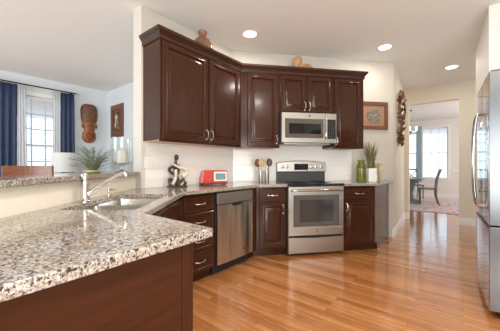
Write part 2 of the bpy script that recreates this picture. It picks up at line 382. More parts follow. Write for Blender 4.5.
def drawer(parent, x0, x1, z0, z1, y=0, handle=True):
    bm = B(); panel(bm, x0, x1, z0, z1, [(i, y+q) for i, q in DRAW], y)
    d = obj('drawer', bm, M['cab_h'], parent)
    if handle: pull(d, (x0+x1)/2, (z0+z1)/2, min(0.11, (x1-x0)*0.5), False, y-0.02)
    return d
def loc2(F, I, ox, oy, pts):          # world points to the local frame of a root at F(ox, oy)
    return [(I(p).x-ox, I(p).y-oy) for p in pts]
def wall_open(bm, F, a0, a1, b0, b1, z1, ops=()):
    """wall in frame F from a0..a1, thickness b0..b1, with openings (p, q, zlo, zhi)"""
    def bx(p, q, zl, zh): prism(bm, [F(p, b0), F(q, b0), F(q, b1), F(p, b1)], zl, zh)
    x = a0
    for p, q, zl, zh in sorted(ops):
        if p > x: bx(x, p, 0, z1)
        if zl > 0: bx(p, q, 0, zl)
        if zh < z1: bx(p, q, zh, z1)
        x = q
    if x < a1: bx(x, a1, 0, z1)
    return bm

# ------------------------------------------------------------------ room shell
CR = Vector((2.309, 4.247)); CE = Vector((3.35, 5.73)); DD = Vector((SA, -CA))  # hall wall start, end; direction of the doorway wall
SD = IA(CE).x; VD = -IA(CE).y                          # s of the doorway wall; v where it starts
struct('floor', prism(B(), [(-9, -2.4), (6, -2.4), (12.5, 4), (12.5, 14), (-2, 14), (-9, 8)], -0.1, 0), M['floor'])
struct('ceiling', prism(B(), [(-9, -2.4), (6, -2.4), (12.5, 4), (12.5, 14), (-2, 14), (-9, 8)], HC, HC+0.1), M['ceil'])
WAB = X(lineA(YW), lineB(NW))
sW = IA(WAB).x; tW = IB(WAB).x
S0 = 1.41
wa2 = X(lineA(YW+0.16), lineB(NW+0.12))
struct('wall_sink', prism(B(), [FA(S0, YW), WAB, wa2, FA(S0, YW+0.16)], 0, HC), M['wall'])
cdir = (CE-CR).normalized(); cn = Vector((-cdir.y, cdir.x))
wb2 = meet(CR+cn*0.12, cdir, FB(0, NW+0.12), dB)
struct('wall_range', prism(B(), [WAB, CR, wb2, wa2], 0, HC), M['wall'])
ce2 = CE + cn*0.12
struct('wall_hall', prism(B(), [CR, CE, ce2, wb2], 0, HC), M['wall_hall'])
def FD(t, d): return CE + DD*t + Vector((CA, SA))*d     # along the doorway wall, depth away from camera
struct('wall_doorway', wall_open(B(), FD, -0.12, 2.6, 0, 0.12, HC, [(0.085, 0.93, 0, 2.45)]), M['wall_hall'])
P0 = Vector((2.47, 2.73)); P1_ = Vector((3.25, 3.80)); pd = (P1_-P0).normalized(); pn = Vector((pd.y, -pd.x))
struct('wall_fridge', prism(B(), [P0, P1_, P1_+pn*1.0, P0+pn*1.0], 0, HC), M['wall_pale'])
def wall_line(name, a, b, th, m, ops=()):
    d = (b-a).normalized(); n_ = Vector((-d.y, d.x)); F = lambda t, k: a + d*t + n_*k
    return struct(name, wall_open(B(), F, 0, (b-a).length, 0, th, HC, ops), m)
wall_line('wall_right', Vector((3.30, 2.10)), Vector((4.2, -2.2)), 0.12, M['wall'])
wall_line('wall_back', Vector((4.2, -2.2)), Vector((-4.0, -2.2)), 0.12, M['wall'], [(2.0, 4.8, 0.12, 2.25)])
wall_line('wall_living_side', Vector((-4.0, -2.2)), Vector((-6.70, 1.57)), 0.12, M['wall_blue'], [(0.8, 3.6, 0.12, 2.3)])
# living room
SE = 2.60; YL = 6.22
struct('wall_living', wall_open(B(), FA, -3.0, SE+0.12, YL, YL+0.14, HC, [(1.03, 1.74, 0.62, 2.44)]), M['wall_blue'])
struct('wall_living_end', prism(B(), [FA(SE, YW+0.17), FA(SE, YL), FA(SE+0.12, YL), FA(SE+0.12, YW+0.17)], 0, HC), M['wall_blue'])
# half wall carrying the bar
HE = IH(X(lineH(0), lineA(YW))).x
h_near = -0.55
struct('wall_half', prism(B(), [FH(h_near, 0), X(lineH(0), (FA(S0, 0), Vector((-SA, CA)))), X(lineH(0.12), (FA(S0, 0), Vector((-SA, CA)))), FH(h_near, 0.12)], 0, 1.0515), M['wall_cream'])
# dining room
SF = 11.6
def FF(v, d): return FA(SF+d, -v)
wops = [(-2.12, -1.345, 0.69, 2.52), (-1.185, -0.41, 0.69, 2.52)]
struct('wall_dining', wall_open(B(), FF, -3.2, 1.8, 0, 0.14, HC, wops), M['wall_pale'])
struct('wall_dining_side', prism(B(), [FA(SD+0.13, -1.8), FA(SF, -1.8), FA(SF, -1.92), FA(SD+0.13, -1.92)], 0, HC), M['wall_pale'])

def strip(name, a, b, n, th, z0, z1, m):
    d = (b-a).normalized(); nn = Vector((d.y, -d.x))*n
    bm = B(); prism(bm, [a, b, b+nn*th, a+nn*th], z0, z1-0.018)
    prism(bm, [a, b, b+nn*th*0.55, a+nn*th*0.55], z1-0.018, z1)
    return struct(name, bm, m)
tR = 2.285                                             # end of the right base cabinet
endB = X((FB(tR, 3.20), dA), lineB(NW))
strip('baseboard_range', endB+dB*0.02, CR, 1, 0.016, 0, 0.13, M['white'])
strip('baseboard_hall', CR, CE, 1, 0.016, 0, 0.13, M['white'])
strip('baseboard_doorway_left', CE, FD(0.085, 0), 1, 0.016, 0, 0.13, M['white'])
strip('baseboard_doorway_right', FD(0.93, 0), FD(2.5, 0), 1, 0.016, 0, 0.13, M['white'])
strip('baseboard_dining', FF(-3.1, 0), FF(1.75, 0), 1, 0.016, 0, 0.14, M['white'])
strip('baseboard_fridge', P0, P1_, -1, 0.0, 0, 0.13, M['white']) if False else None
struct('trim_1', prism(B(), [FF(-0.30, 0), FF(1.75, 0), FF(1.75, -0.025), FF(-0.30, -0.025)], 0.93, 1.0), M['white'])

# windows ----------------------------------------------------------
def window(name, F, a0, a1, z0, z1, depth, cols, rows, casing=0.07, fm=None):
    """F(a, d): d>0 goes outward; wall face at d=0"""
    w = bpy.data.objects.new(name, None); COL.objects.link(w); w['kind'] = 'structure'
    fm = fm or M['white']
    def bx(bm, p, q, d0, d1, zl, zh): prism(bm, [F(p, d0), F(q, d0), F(q, d1), F(p, d1)], zl, zh)
    bm = B(); c = casing
    bx(bm, a0-c, a0, -0.02, 0.001, z0-c, z1+c); bx(bm, a1, a1+c, -0.02, 0.001, z0-c, z1+c)
    bx(bm, a0, a1, -0.02, 0.001, z1, z1+c); bx(bm, a0, a1, -0.02, 0.001, z0-c, z0)
    obj('casing', bm, M['white'], w)
    bm = B(); bx(bm, a0-c-0.02, a1+c+0.02, -0.05, 0.02, z0-0.02, z0+0.005); obj('sill', bm, M['white'], w)
    zm = (z0+z1)/2; f = 0.035
    for zl, zh, dd in ((zm-0.015, z1, depth), (z0+0.005, zm+0.015, depth-0.02)):
        bm = B()
        bx(bm, a0, a0+f, dd-0.02, dd+0.02, zl, zh); bx(bm, a1-f, a1, dd-0.02, dd+0.02, zl, zh)
        bx(bm, a0+f, a1-f, dd-0.02, dd+0.02, zh-f, zh); bx(bm, a0+f, a1-f, dd-0.02, dd+0.02, zl, zl+f)
        for k in range(1, cols):
            x = a0+f+(a1-a0-2*f)*k/cols; bx(bm, x-0.012, x+0.012, dd-0.008, dd+0.008, zl+f, zh-f)
        for k in range(1, rows):
            z = zl+f+(zh-zl-2*f)*k/rows; bx(bm, a0+f, a1-f, dd-0.007, dd+0.007, z-0.012, z+0.012)
        s = obj('sash', bm, fm, w)
        bm = B(); bx(bm, a0+f, a1-f, dd-0.002, dd+0.002, zl+f, zh-f); obj('pane', bm, M['pane'], s)
    return w
def FL(a, d): return FA(a, YL+d)
window('window_1', FL, 1.03, 1.74, 0.62, 2.44, 0.09, 3, 3)
window('window_2', FF, -1.185, -0.41, 0.69, 2.52, 0.08, 3, 3, 0.075)
window('window_3', FF, -2.12, -1.345, 0.69, 2.52, 0.08, 3, 3, 0.075)
struct('trim_2', prism(B(), [FF(-1.345, -0.015), FF(-1.185, -0.015), FF(-1.185, -0.03), FF(-1.345, -0.03)], 0.62, 2.6), M['shaded_frame'])

# tiled splashback ---------------------------------------------------
def wallpanel(name, F, ang, a0, a1, y, th, z0, z1, m):
    bm = box(B(), 0, a1-a0, -th, 0, 0, z1-z0)
    o = struct(name, bm, m); p = F(a0, y); o.location = (p.x, p.y, z0); o.rotation_euler = (0, 0, ang); return o
wallpanel('trim_3', FA, AL, 1.45, sW-0.003, YW-0.0005, 0.006, ZC+0.001, 1.40, M['tile'])
wallpanel('trim_4', FB, AB, tW+0.003, 2.27, NW-0.0005, 0.006, ZC+0.001, 1.46, M['tile'])

# ------------------------------------------------------------------ counters
YC, NC, SHF = 1.94, 3.165, -0.60       # counter edges in the three frames
sP, yP = 0.69, 0.735                   # corner of the peninsula
AP = R(54.2); P3 = FA(sP, yP)          # the peninsula's free end runs a touch steeper than the cabinet run
def FP(x, y): return Vector((P3.x + x*math.cos(AP) - y*math.sin(AP), P3.y + x*math.sin(AP) + y*math.cos(AP)))
def IP(p): return Vector(((p.x-P3.x)*math.cos(AP) + (p.y-P3.y)*math.sin(AP), -(p.x-P3.x)*math.sin(AP) + (p.y-P3.y)*math.cos(AP)))
c_near = X(lineH(-0.004), (FA(-0.30, 0), Vector((-SA, CA))))
Pk = [c_near, FP(-1.0, 0), P3, X((FA(sP, 0), Vector((-SA, CA))), lineH(SHF)), X(lineH(SHF), lineA(YC)), X(lineA(YC), lineB(NC)),
      FB(1.036, NC), FB(1.036, NW-0.008), X(lineA(YW-0.008), lineB(NW-0.008)), FA(S0-0.02, YW-0.008), X(lineH(-0.004), (FA(S0-0.02, 0), Vector((-SA, CA))))]
# sink cut-out with rounded corners, in the half-wall frame
SX0, SX1, SY0, SY1 = 1.385, 2.15, -0.515, -0.110
def rrect(x0, x1, y0, y1, r, n=5):
    out = []
    for cx, cy, a in ((x1-r, y1-r, 0), (x0+r, y1-r, 90), (x0+r, y0+r, 180), (x1-r, y0+r, 270)):
        for k in range(n+1): out.append((cx+r*math.cos(R(a+90*k/n)), cy+r*math.sin(R(a+90*k/n))))
    return out
hole = [FH(*p) for p in rrect(SX0, SX1, SY0, SY1, 0.03)]
def slab(outer, holes, z0, z1):
    bm = B(); top = []
    for loop in [outer]+holes:
        vs = [bm.verts.new((p[0], p[1], z1)) for p in loop]
        for k in range(len(vs)): top.append(bm.edges.new((vs[k], vs[(k+1) % len(vs)])))
    r = bmesh.ops.triangle_fill(bm, use_beauty=True, use_dissolve=False, edges=top)
    fs = [g for g in r['geom'] if isinstance(g, bmesh.types.BMFace)]
    e = bmesh.ops.extrude_face_region(bm, geom=fs)
    for g in e['geom']:
        if isinstance(g, bmesh.types.BMVert): g.co.z = z0
    return bm
ct = obj('granite_countertop', slab(Pk, [hole], ZC-0.034, ZC), M['granite'], bevel=0.006, seg=3)
tag(ct, 'long L-shaped speckled granite worktop around the sink, reaching from foreground to range', 'countertop')
rc = [FB(1.812, NC), FB(tR+0.02, NC), X((FB(tR+0.02, NC), dA), lineB(NW-0.008)), FB(1.812, NW-0.008)]
o = obj('granite_countertop', slab(rc, [], ZC-0.034, ZC), M['granite'], bevel=0.006, seg=3)
tag(o, 'short granite worktop right of the range, under the green vase', 'countertop')
sg = X(lineH(0), (FA(S0, 0), Vector((-SA, CA))))
bx1 = IH(sg).x
bar = [FH(h_near-0.02, -0.045), X(lineH(-0.045), (FA(S0-0.004, 0), Vector((-SA, CA)))), X(lineH(0.38), (FA(S0-0.004, 0), Vector((-SA, CA)))), FH(h_near-0.02, 0.38)]
o = obj('bar_countertop', prism(B(), bar, 1.052, 1.086), M['granite_bar'], bevel=0.006, seg=3)
tag(o, 'raised granite bar ledge running along the top of the cream half wall', 'countertop')

# ------------------------------------------------------------------ base cabinets
ZB = ZC-0.0345                          # underside of the counter
def base_box(bm, pts_front_first, kick=0.07, z1=ZB):
    """carcass prism; pts: [front0, front1, back1, back0] local; recessed toe kick"""
    prism(bm, pts_front_first, 0.10, z1)
    f0, f1, b1, b0 = [Vector(p) for p in pts_front_first]
    e0 = (b0-f0).normalized(); e1 = (b1-f1).normalized()
    prism(bm, [f0+e0*kick, f1+e1*kick, b1, b0], 0, 0.10)
    return bm
YF, NF = 2.0, 3.22                       # face-frame planes (doors stand 20 mm proud)
SHC = -0.565
cornHA = X(lineH(SHC), lineA(YF)); cornAB = X(lineA(YF), lineB(NF))
# drawer stack
s0d, s1d = IA(cornHA).x, 1.888
t = thing('drawer_cabinet', 'dark cherry base cabinet with four drawers, left of the dishwasher', 'cabinet', FA(s0d, YF), 0, AL)
w = s1d-s0d
obj('carcass', base_box(B(), [(0, 0), (w, 0), (w, YW-YF-0.01), (0, YW-YF-0.01)]), M['cab'], t)
x0 = w-0.385
for za, zb in ((0.70, 0.855), (0.515, 0.69), (0.325, 0.505), (0.125, 0.315)):
    drawer(t, x0, w-0.012, za, zb)
# sink base
hx1 = IH(cornHA).x; hx0 = IH(X((FA(sP-0.05, 0), Vector((-SA, CA))), lineH(SHC))).x + 0.04
t = thing('sink_cabinet', 'dark cherry sink base cabinet turned diagonally, below the sink', 'cabinet', FH(hx0, SHC), 0, AH)
w = hx1-hx0-0.003
bm = B(); prism(bm, [(0, 0), (w, 0), (w, 0.02), (0, 0.02)], 0.10, ZB); prism(bm, [(0, 0.02), (0.02, 0.02), (0.02, 0.48), (0, 0.48)], 0.10, ZB)
prism(bm, [(0, 0.07), (w-0.02, 0.07), (w-0.02, 0.48), (0, 0.48)], 0, 0.12)
obj('carcass', bm, M['cab'], t)
a = 0.03; mid = w*0.5
for p, q in ((a, mid-0.008), (mid+0.008, w-0.05)):
    drawer(t, p, q, 0.70, 0.855, handle=False)
    door(t, p, q, 0.125, 0.69, (q-0.03 if p == a else p+0.03), 0.62)
# peninsula: cabinet block with finished end panel
PI0 = 0.060                              # overhang of the worktop past the end panel
L_ = 0.92
t = thing('peninsula_cabinet', 'dark reddish peninsula base under the foreground worktop, plain finished end panel', 'cabinet', FP(-0.05-L_, PI0), 0, AP)
def lp(p): q = IP(p); return (q.x+0.05+L_, q.y-PI0)
pa = lp(X((FA(sP-0.05, 0), Vector((-SA, CA))), lineH(SHC-0.004))); pb = lp(X((FA(-0.28, 0), Vector((-SA, CA))), lineH(-0.02)))
obj('carcass', prism(B(), [(0, 0.012), (L_-0.004, 0.012), (pa[0]-0.004, pa[1]-0.006), (pb[0], pb[1]-0.25), (0, pb[1]-0.3)], 0.0, ZB), M['gap'], t)
obj('end_panel', box(B(), 0, L_-0.05, 0, 0.012, 0.0, ZB), M['cab_h'], t)
obj('corner_post', box(B(), L_-0.05, L_, -0.006, 0.03, 0.0, ZB), M['cab'], t, bevel=0.004)
# filler post in the corner between dishwasher and range run
sD0, sD1 = 1.90, 2.50
# cabinet left of range
tB0 = IB(cornAB).x
t = thing('base_cabinet', 'dark cherry base cabinet with one drawer over one door, between dishwasher and range', 'cabinet', FB(tB0, NF), 0, AB)
w = 1.034-tB0
cornW = X(lineA(YW-0.012), lineB(NW-0.012))
fl = loc2(FB, IB, tB0, NF, [FA(sD1+0.008, YF), FA(sD1+0.008, YF+0.45)])
bm = B(); prism(bm, [(0, 0), (w, 0), (w, NW-NF-0.012), (0.06, NW-NF-0.012), fl[1], fl[0]], 0.10, ZB)
fk = loc2(FB, IB, tB0, NF, [FA(sD1+0.008, YF+0.07)])
kk = loc2(FB, IB, tB0, NF, [X(lineA(YF+0.07), lineB(NF+0.07))])
prism(bm, [kk[0], (w, 0.07), (w, NW-NF-0.012), (0.06, NW-NF-0.012), fl[1], fk[0]], 0, 0.10)
obj('carcass', bm, M['cab'], t)
drawer(t, 0.035, w-0.012, 0.70, 0.855)
door(t, 0.035, w-0.012, 0.125, 0.69, w-0.045, 0.60)
# cabinet right of range, with an angled end
t = thing('base_cabinet', 'dark cherry base cabinet with angled glossy end, right of the range', 'cabinet', FB(1.812, NF), 0, AB)
w = tR-1.812
e1 = loc2(FB, IB, 1.812, NF, [X((FB(tR, NF), dA), lineB(NW-0.012))])[0]
ek = loc2(FB, IB, 1.812, NF, [X((FB(tR, NF), dA), lineB(NF+0.07))])[0]
bm = B(); prism(bm, [(0, 0), (w, 0), e1, (0, NW-NF-0.012)], 0.10, ZB); prism(bm, [(0, 0.07), (ek[0], 0.07), e1, (0, NW-NF-0.012)], 0, 0.10)
obj('carcass', bm, M['cab'], t)
drawer(t, 0.012, w-0.02, 0.70, 0.855)
door(t, 0.012, w-0.02, 0.125, 0.69, 0.045, 0.60)

# ------------------------------------------------------------------ upper cabinets
ZU0, ZU1 = 1.385, 2.42
YU, NU = 2.265, 3.425                    # face frames
Q = X(lineA(YU), lineB(NU))
def crown(bm, pts, closed_ends=True):
    """stepped crown along a polyline of local xy points (outside to the right of travel)"""
    prof = [(0.0, -0.045), (0.012, -0.045), (0.014, -0.01), (0.028, 0.012), (0.045, 0.03), (0.048, 0.055), (0.0, 0.055)]
    P = [Vector(p) for p in pts]; rings = []
    for i, p in enumerate(P):
        d0 = (P[i]-P[i-1]).normalized() if i else (P[1]-P[0]).normalized()
        d1 = (P[i+1]-P[i]).normalized() if i < len(P)-1 else d0
        n0, n1 = Vector((d0.y, -d0.x)), Vector((d1.y, -d1.x)); mth = (n0+n1); mth = mth/(mth.dot(n0)) if mth.length else n0
        rings.append([bm.verts.new((p.x+mth.x*o_, p.y+mth.y*o_, ZU1+z_)) for o_, z_ in prof])
    for a, b in zip(rings, rings[1:]):
        for k in range(len(prof)): bm.faces.new([a[k], b[k], b[(k+1) % len(prof)], a[(k+1) % len(prof)]])
    bm.faces.new(rings[0]); bm.faces.new(rings[-1][::-1]); return bm
sU0 = 1.43
sQ, tQ = IA(Q).x, IB(Q).x
WU = X(lineA(YW-0.008), lineB(NW-0.008))
t = thing('wall_cabinet', 'large two-door dark cherry wall cabinet at left, above sculpture and red radio', 'cabinet', FA(sU0, YU), 0, AL)
w = sQ-sU0
foot = [(0, 0), (w-0.001, 0), loc2(FA, IA, sU0, YU, [WU])[0], (0, YW-YU-0.002)]
obj('carcass', prism(B(), foot, ZU0+0.018, ZU1), M['cab'], t)
foot2 = [(0.012, 0.02), (w-0.004, 0.02), (foot[2][0]-0.02, foot[2][1]-0.006), (0.012, foot[3][1]-0.004)]
u = obj('underside', prism(B(), foot2, ZU0+0.006, ZU0+0.018), M['cab_under'], t); u['label'] = 'pale wood underside'
bm = B(); box(bm, 0, w-0.002, 0, 0.018, ZU0, ZU0+0.018); obj('bottom_rail', bm, M['cab_h'], t)
door(t, 0.018, 0.600, ZU0+0.02, ZU1-0.055, 0.575, ZU0+0.11)
door(t, 0.625, w-0.035, ZU0+0.02, ZU1-0.055, 0.650, ZU0+0.11)
obj('crown_molding', crown(B(), [(0, YW-YU-0.004), (0, -0.001), (w, -0.001)]), M['crown_w'], t)
tL1, tR0, tR1 = 1.003, 1.782, 2.245
t = thing('wall_cabinet', 'tall single-door dark cherry wall cabinet left of the microwave', 'cabinet', FB(tQ, NU), 0, AB)
w = tL1-tQ
foot = [(0.001, 0), (w, 0), (w, NW-NU-0.008), loc2(FB, IB, tQ, NU, [WU])[0]]
foot[3] = (foot[3][0]+0.004, foot[3][1])
obj('carcass', prism(B(), foot, ZU0+0.018, ZU1), M['cab'], t)
foot2 = [(0.012, 0.02), (w-0.01, 0.02), (w-0.01, NW-NU-0.012), (foot[3][0]+0.02, NW-NU-0.012)]
u = obj('underside', prism(B(), foot2, ZU0+0.006, ZU0+0.018), M['cab_under'], t); u['label'] = 'pale wood underside'
bm = B(); box(bm, 0.002, w, 0, 0.018, ZU0, ZU0+0.018); obj('bottom_rail', bm, M['cab_h'], t)
door(t, 0.085, w-0.012, ZU0+0.02, ZU1-0.055, w-0.04, ZU0+0.11)
obj('crown_molding', crown(B(), [(0, -0.001), (w, -0.001)]), M['crown_w'], t)
ZM = 1.858
t = thing('wall_cabinet', 'short two-door dark cherry wall cabinet above the microwave', 'cabinet', FB(tL1+0.002, NU), 0, AB)
w = tR0-tL1-0.004
obj('carcass', box(B(), 0, w, 0, NW-NU-0.008, ZM, ZU1), M['cab'], t)
door(t, 0.014, w/2-0.006, ZM+0.015, ZU1-0.055, w/2-0.032, ZM+0.10)
door(t, w/2+0.006, w-0.014, ZM+0.015, ZU1-0.055, w/2+0.032, ZM+0.10)
obj('crown_molding', crown(B(), [(0, -0.001), (w, -0.001)]), M['crown_w'], t)
t = thing('wall_cabinet', 'tall single-door dark cherry wall cabinet right of the microwave', 'cabinet', FB(tR0, NU), 0, AB)
w = tR1-tR0
obj('carcass', box(B(), 0, w, 0, NW-NU-0.008, ZU0+0.018, ZU1), M['cab'], t)
u = obj('underside', box(B(), 0.01, w-0.01, 0.02, NW-NU-0.012, ZU0+0.006, ZU0+0.018), M['cab_under'], t); u['label'] = 'pale wood underside'
bm = B(); box(bm, 0, w, 0, 0.018, ZU0, ZU0+0.018); obj('bottom_rail', bm, M['cab_h'], t)
door(t, 0.014, w-0.03, ZU0+0.02, ZU1-0.055, 0.042, ZU0+0.11)
obj('crown_molding', crown(B(), [(0, -0.001), (w, -0.001), (w, NW-NU-0.010)]), M['crown_w'], t)

# ------------------------------------------------------------------ appliances
# dishwasher
t = thing('dishwasher', 'stainless steel dishwasher with pocket handle, under the worktop', 'dishwasher', FA(sD0, YF), 0, AL)
w = sD1-sD0
obj('tub', box(B(), 0.004, w-0.004, 0.0, 0.56, 0.11, ZB-0.006), M['black'], t)
obj('toe_panel', box(B(), 0.006, w-0.006, 0.05, 0.10, 0.0, 0.105), M['black'], t)
bm = B(); n = 14; rows = [(0.115, -0.022), (0.735, -0.022)]
vs = []
for z, y in ((0.115, -0.026), (0.40, -0.030), (0.735, -0.026)):
    vs.append([bm.verts.new((0.008+(w-0.016)*k/n, y-0.010*(1-((k-n/2)/(n/2))**2), z)) for k in range(n+1)])
for a_, b_ in zip(vs, vs[1:]):
    for k in range(n): bm.faces.new([a_[k], a_[k+1], b_[k+1], b_[k]])
bk = [[bm.verts.new((x, 0.0, z)) for x in (0.008, w-0.008)] for z in (0.115, 0.40, 0.735)]
for i in range(2):
    bm.faces.new([bk[i][0], vs[i][0], vs[i+1][0], bk[i+1][0]]); bm.faces.new([vs[i][n], bk[i][1], bk[i+1][1], vs[i+1][n]])
bm.faces.new([bk[0][0], bk[0][1]] + vs[0][::-1]); bm.faces.new([bk[2][1], bk[2][0]] + vs[2])
bm.faces.new([bk[0][0], bk[1][0], bk[2][0], bk[2][1], bk[1][1], bk[0][1]])
d = obj('door', bm, M['steel'], t, smooth=True)
bm = B(); box(bm, 0.008, w-0.008, -0.032, 0.0, 0.742, 0.860); cp = obj('control_panel', bm, M['steel_h'], t, bevel=0.006)
bm = B(); prism_xz(bm, [(w*0.5-0.085, 0.736), (w*0.5-0.06, 0.706), (w*0.5+0.06, 0.706), (w*0.5+0.085, 0.736), (w*0.5+0.07, 0.752), (w*0.5-0.07, 0.752)], -0.0405, -0.033)
hd = obj('pocket_handle', bm, M['black'], d, bevel=0.003)
bm = B(); box(bm, w*0.5-0.075, w*0.5+0.075, -0.047, -0.034, 0.748, 0.757); obj('handle_lip', bm, M['chrome'], d, bevel=0.003)
bm = B(); lathe(bm, [(0.013, 0), (0.013, 0.003)], 16, Mx=Matrix.Translation((w*0.70, -0.036, 0.20)) @ Matrix.Rotation(R(90), 4, 'X')); obj('badge', bm, M['darkgrey'], d)

# range
tS0, tS1 = 1.043, 1.805
t = thing('range', 'stainless steel electric range with glass cooktop and raised back panel', 'range', FB(tS0, NF-0.005), 0, AB)
w = tS1-tS0; D = NW-NF-0.012
obj('body', box(B(), 0.003, w-0.003, 0.0, D, 0.03, 0.895), M['darkgrey'], t)
bm = B(); box(bm, -0.002, w+0.002, -0.045, D-0.06, 0.897, 0.918); ck = obj('cooktop', bm, M['black_glass'], t, bevel=0.005)
for cx_, cy_, r_ in ((0.2, 0.12, 0.10), (0.56, 0.12, 0.085), (0.2, 0.37, 0.075), (0.56, 0.37, 0.10)):
    bm = B(); lathe(bm, [(r_, 0), (r_, 0.0008), (r_-0.004, 0.0008), (r_-0.004, 0)], 32, c=(cx_, cy_, 0.9182)); obj('burner', bm, M['darkgrey'], ck)
bm = B(); panel(bm, 0.004, w-0.004, 0.255, 0.885, [(0, -0.036), (0.008, -0.044), (0.066, -0.044), (0.070, -0.040)], -0.001)
# window recess sits higher than the centre, so the top band is drawn separately
d = obj('oven_door', bm, M['steel_h'], t)
bm = B(); panel(bm, 0.072, w-0.072, 0.375, 0.775, [(0, -0.045), (0.004, -0.0475)], -0.040); ow = obj('window', bm, M['oven_glass'], d)
bm = B(); panel(bm, 0.15, w-0.15, 0.43, 0.715, [(0, -0.0478), (0.002, -0.0484)], -0.046); obj('inner_screen', bm, mat('oven_inner_glass', (0.045, 0.042, 0.040), 0.1, 0, 0.7), d)
bm = B(); panel(bm, 0.030, w-0.030, 0.790, 0.880, [(0, -0.045), (0.004, -0.047)], -0.040); obj('top_band', bm, M['steel_h'], d)
bm = B(); panel(bm, 0.030, w-0.030, 0.262, 0.362, [(0, -0.045), (0.004, -0.047)], -0.040); obj('lower_band', bm, M['steel_h'], d)
bm = B(); hz = 0.835
tube(bm, curve([(0.04, -0.05, hz-0.008), (0.06, -0.085, hz), (0.2, -0.098, hz+0.002), (w/2, -0.102, hz+0.003), (w-0.2, -0.098, hz+0.002), (w-0.06, -0.085, hz), (w-0.04, -0.05, hz-0.008)], 5), 0.014, 10)
obj('handle', bm, M['chrome'], d, smooth=True)
bm = B(); lathe(bm, [(0.014, 0), (0.014, 0.003)], 18, Mx=Matrix.Translation((w/2, -0.047, 0.315)) @ Matrix.Rotation(R(90), 4, 'X')); obj('badge', bm, M['chrome'], d)
bm = B(); panel(bm, 0.004, w-0.004, 0.035, 0.245, [(0, -0.034), (0.006, -0.042)], -0.001); dr = obj('drawer', bm, M['steel_h'], t)
bm = B(); prism_xz(bm, [(0.02, 0.246), (w-0.02, 0.246), (w-0.02, 0.238), (w/2, 0.228), (0.02, 0.238)], -0.044, -0.034); obj('finger_lip', bm, M['black'], dr)
for x in (0.06, w-0.06):
    bm = B(); lathe(bm, [(0.018, 0), (0.018, 0.032)], 12, c=(x, 0.06, 0)); obj('foot', bm, M['black'], t)
bm = B(); box(bm, 0.012, w-0.012, D-0.058, D, 0.897, 1.065); bg = obj('back_riser', bm, M['darkgrey'], t)
arc = [(0.006, 1.058)] + [(w-0.006, 1.058)] + [(w-0.006-(w-0.012)*k/12, 1.192+0.028*math.sin(PI*k/12)) for k in range(13)]
bm = B(); prism_xz(bm, arc, D-0.085, D); bp_ = obj('control_panel', bm, M['steel_h'], t, bevel=0.008)
bm = B(); box(bm, w*0.34, w*0.62, D-0.089, D-0.08, 1.085, 1.175); obj('display', bm, M['black_glass'], bp_)
for x in (0.075, 0.145, w-0.245, w-0.17, w-0.09):
    bm = B(); lathe(bm, [(0.024, 0), (0.022, 0.022), (0.017, 0.026), (0, 0.026)], 16, Mx=Matrix.Translation((x, D-0.085, 1.13)) @ Matrix.Rotation(R(90), 4, 'X'))
    box(bm, x-0.003, x+0.003, D-0.116, D-0.108, 1.115, 1.145)
    obj('knob', bm, M['chrome'], bp_, smooth=True)

# microwave
tM0, tM1 = 1.006, 1.779; NM = NU-0.075
t = thing('microwave', 'stainless steel over-the-range microwave with dark window', 'microwave', FB(tM0, NM), 1.440, AB)
w = tM1-tM0; D = NW-NM-0.008; hM = ZM-1.440-0.002
obj('body', box(B(), 0, w, 0.0, D, 0.012, hM), M['darkgrey'], t)
bm = B(); panel(bm, 0.0, w*0.80, 0.012, hM-0.004, [(0, -0.020), (0.005, -0.026)], -0.001); d = obj('door', bm, M['steel_h'], t)
bm = B(); panel(bm, 0.045, w*0.80-0.035, 0.075, hM-0.085, [(0, -0.027), (0.004, -0.030)], -0.020); g = obj('window', bm, M['micro_glass'], d)
bm = B(); panel(bm, 0.10, w*0.80-0.07, 0.13, hM-0.15, [(0, -0.0304), (0.002, -0.0312)], -0.028); obj('inner_screen', bm, M['black_glass'], g)
bm = B(); tube(bm, curve([(w*0.80-0.012, -0.024, 0.07), (w*0.80-0.012, -0.055, 0.09), (w*0.80-0.012, -0.058, hM/2), (w*0.80-0.012, -0.055, hM-0.10), (w*0.80-0.012, -0.024, hM-0.08)], 4), 0.012, 10)
obj('handle', bm, M['chrome'], d, smooth=True)
bm = B(); lathe(bm, [(0.013, 0), (0.013, 0.003)], 16, Mx=Matrix.Translation((w*0.5, -0.026, hM-0.045)) @ Matrix.Rotation(R(90), 4, 'X')); obj('badge', bm, M['darkgrey'], d)
bm = B(); panel(bm, w*0.80+0.002, w, 0.012, hM-0.004, [(0, -0.020), (0.005, -0.026)], -0.001); cp = obj('control_panel', bm, M['steel_h'], t)
bm = B(); panel(bm, w*0.80+0.025, w-0.012, 0.07, hM-0.085, [(0, -0.0265), (0.002, -0.029)], -0.020); kp = obj('keypad', bm, M['black_glass'], cp)
bm = B()
for r_ in range(5):
    for c_ in range(3): box(bm, w*0.80+0.037+c_*0.030, w*0.80+0.059+c_*0.030, -0.0305, -0.0285, 0.085+r_*0.028, 0.103+r_*0.028)
obj('buttons', bm, M['darkgrey'], kp)
bm = B(); box(bm, 0.05, w-0.05, 0.04, D-0.05, 0.0, 0.012); obj('vent_plate', bm, M['steel_h'], t)

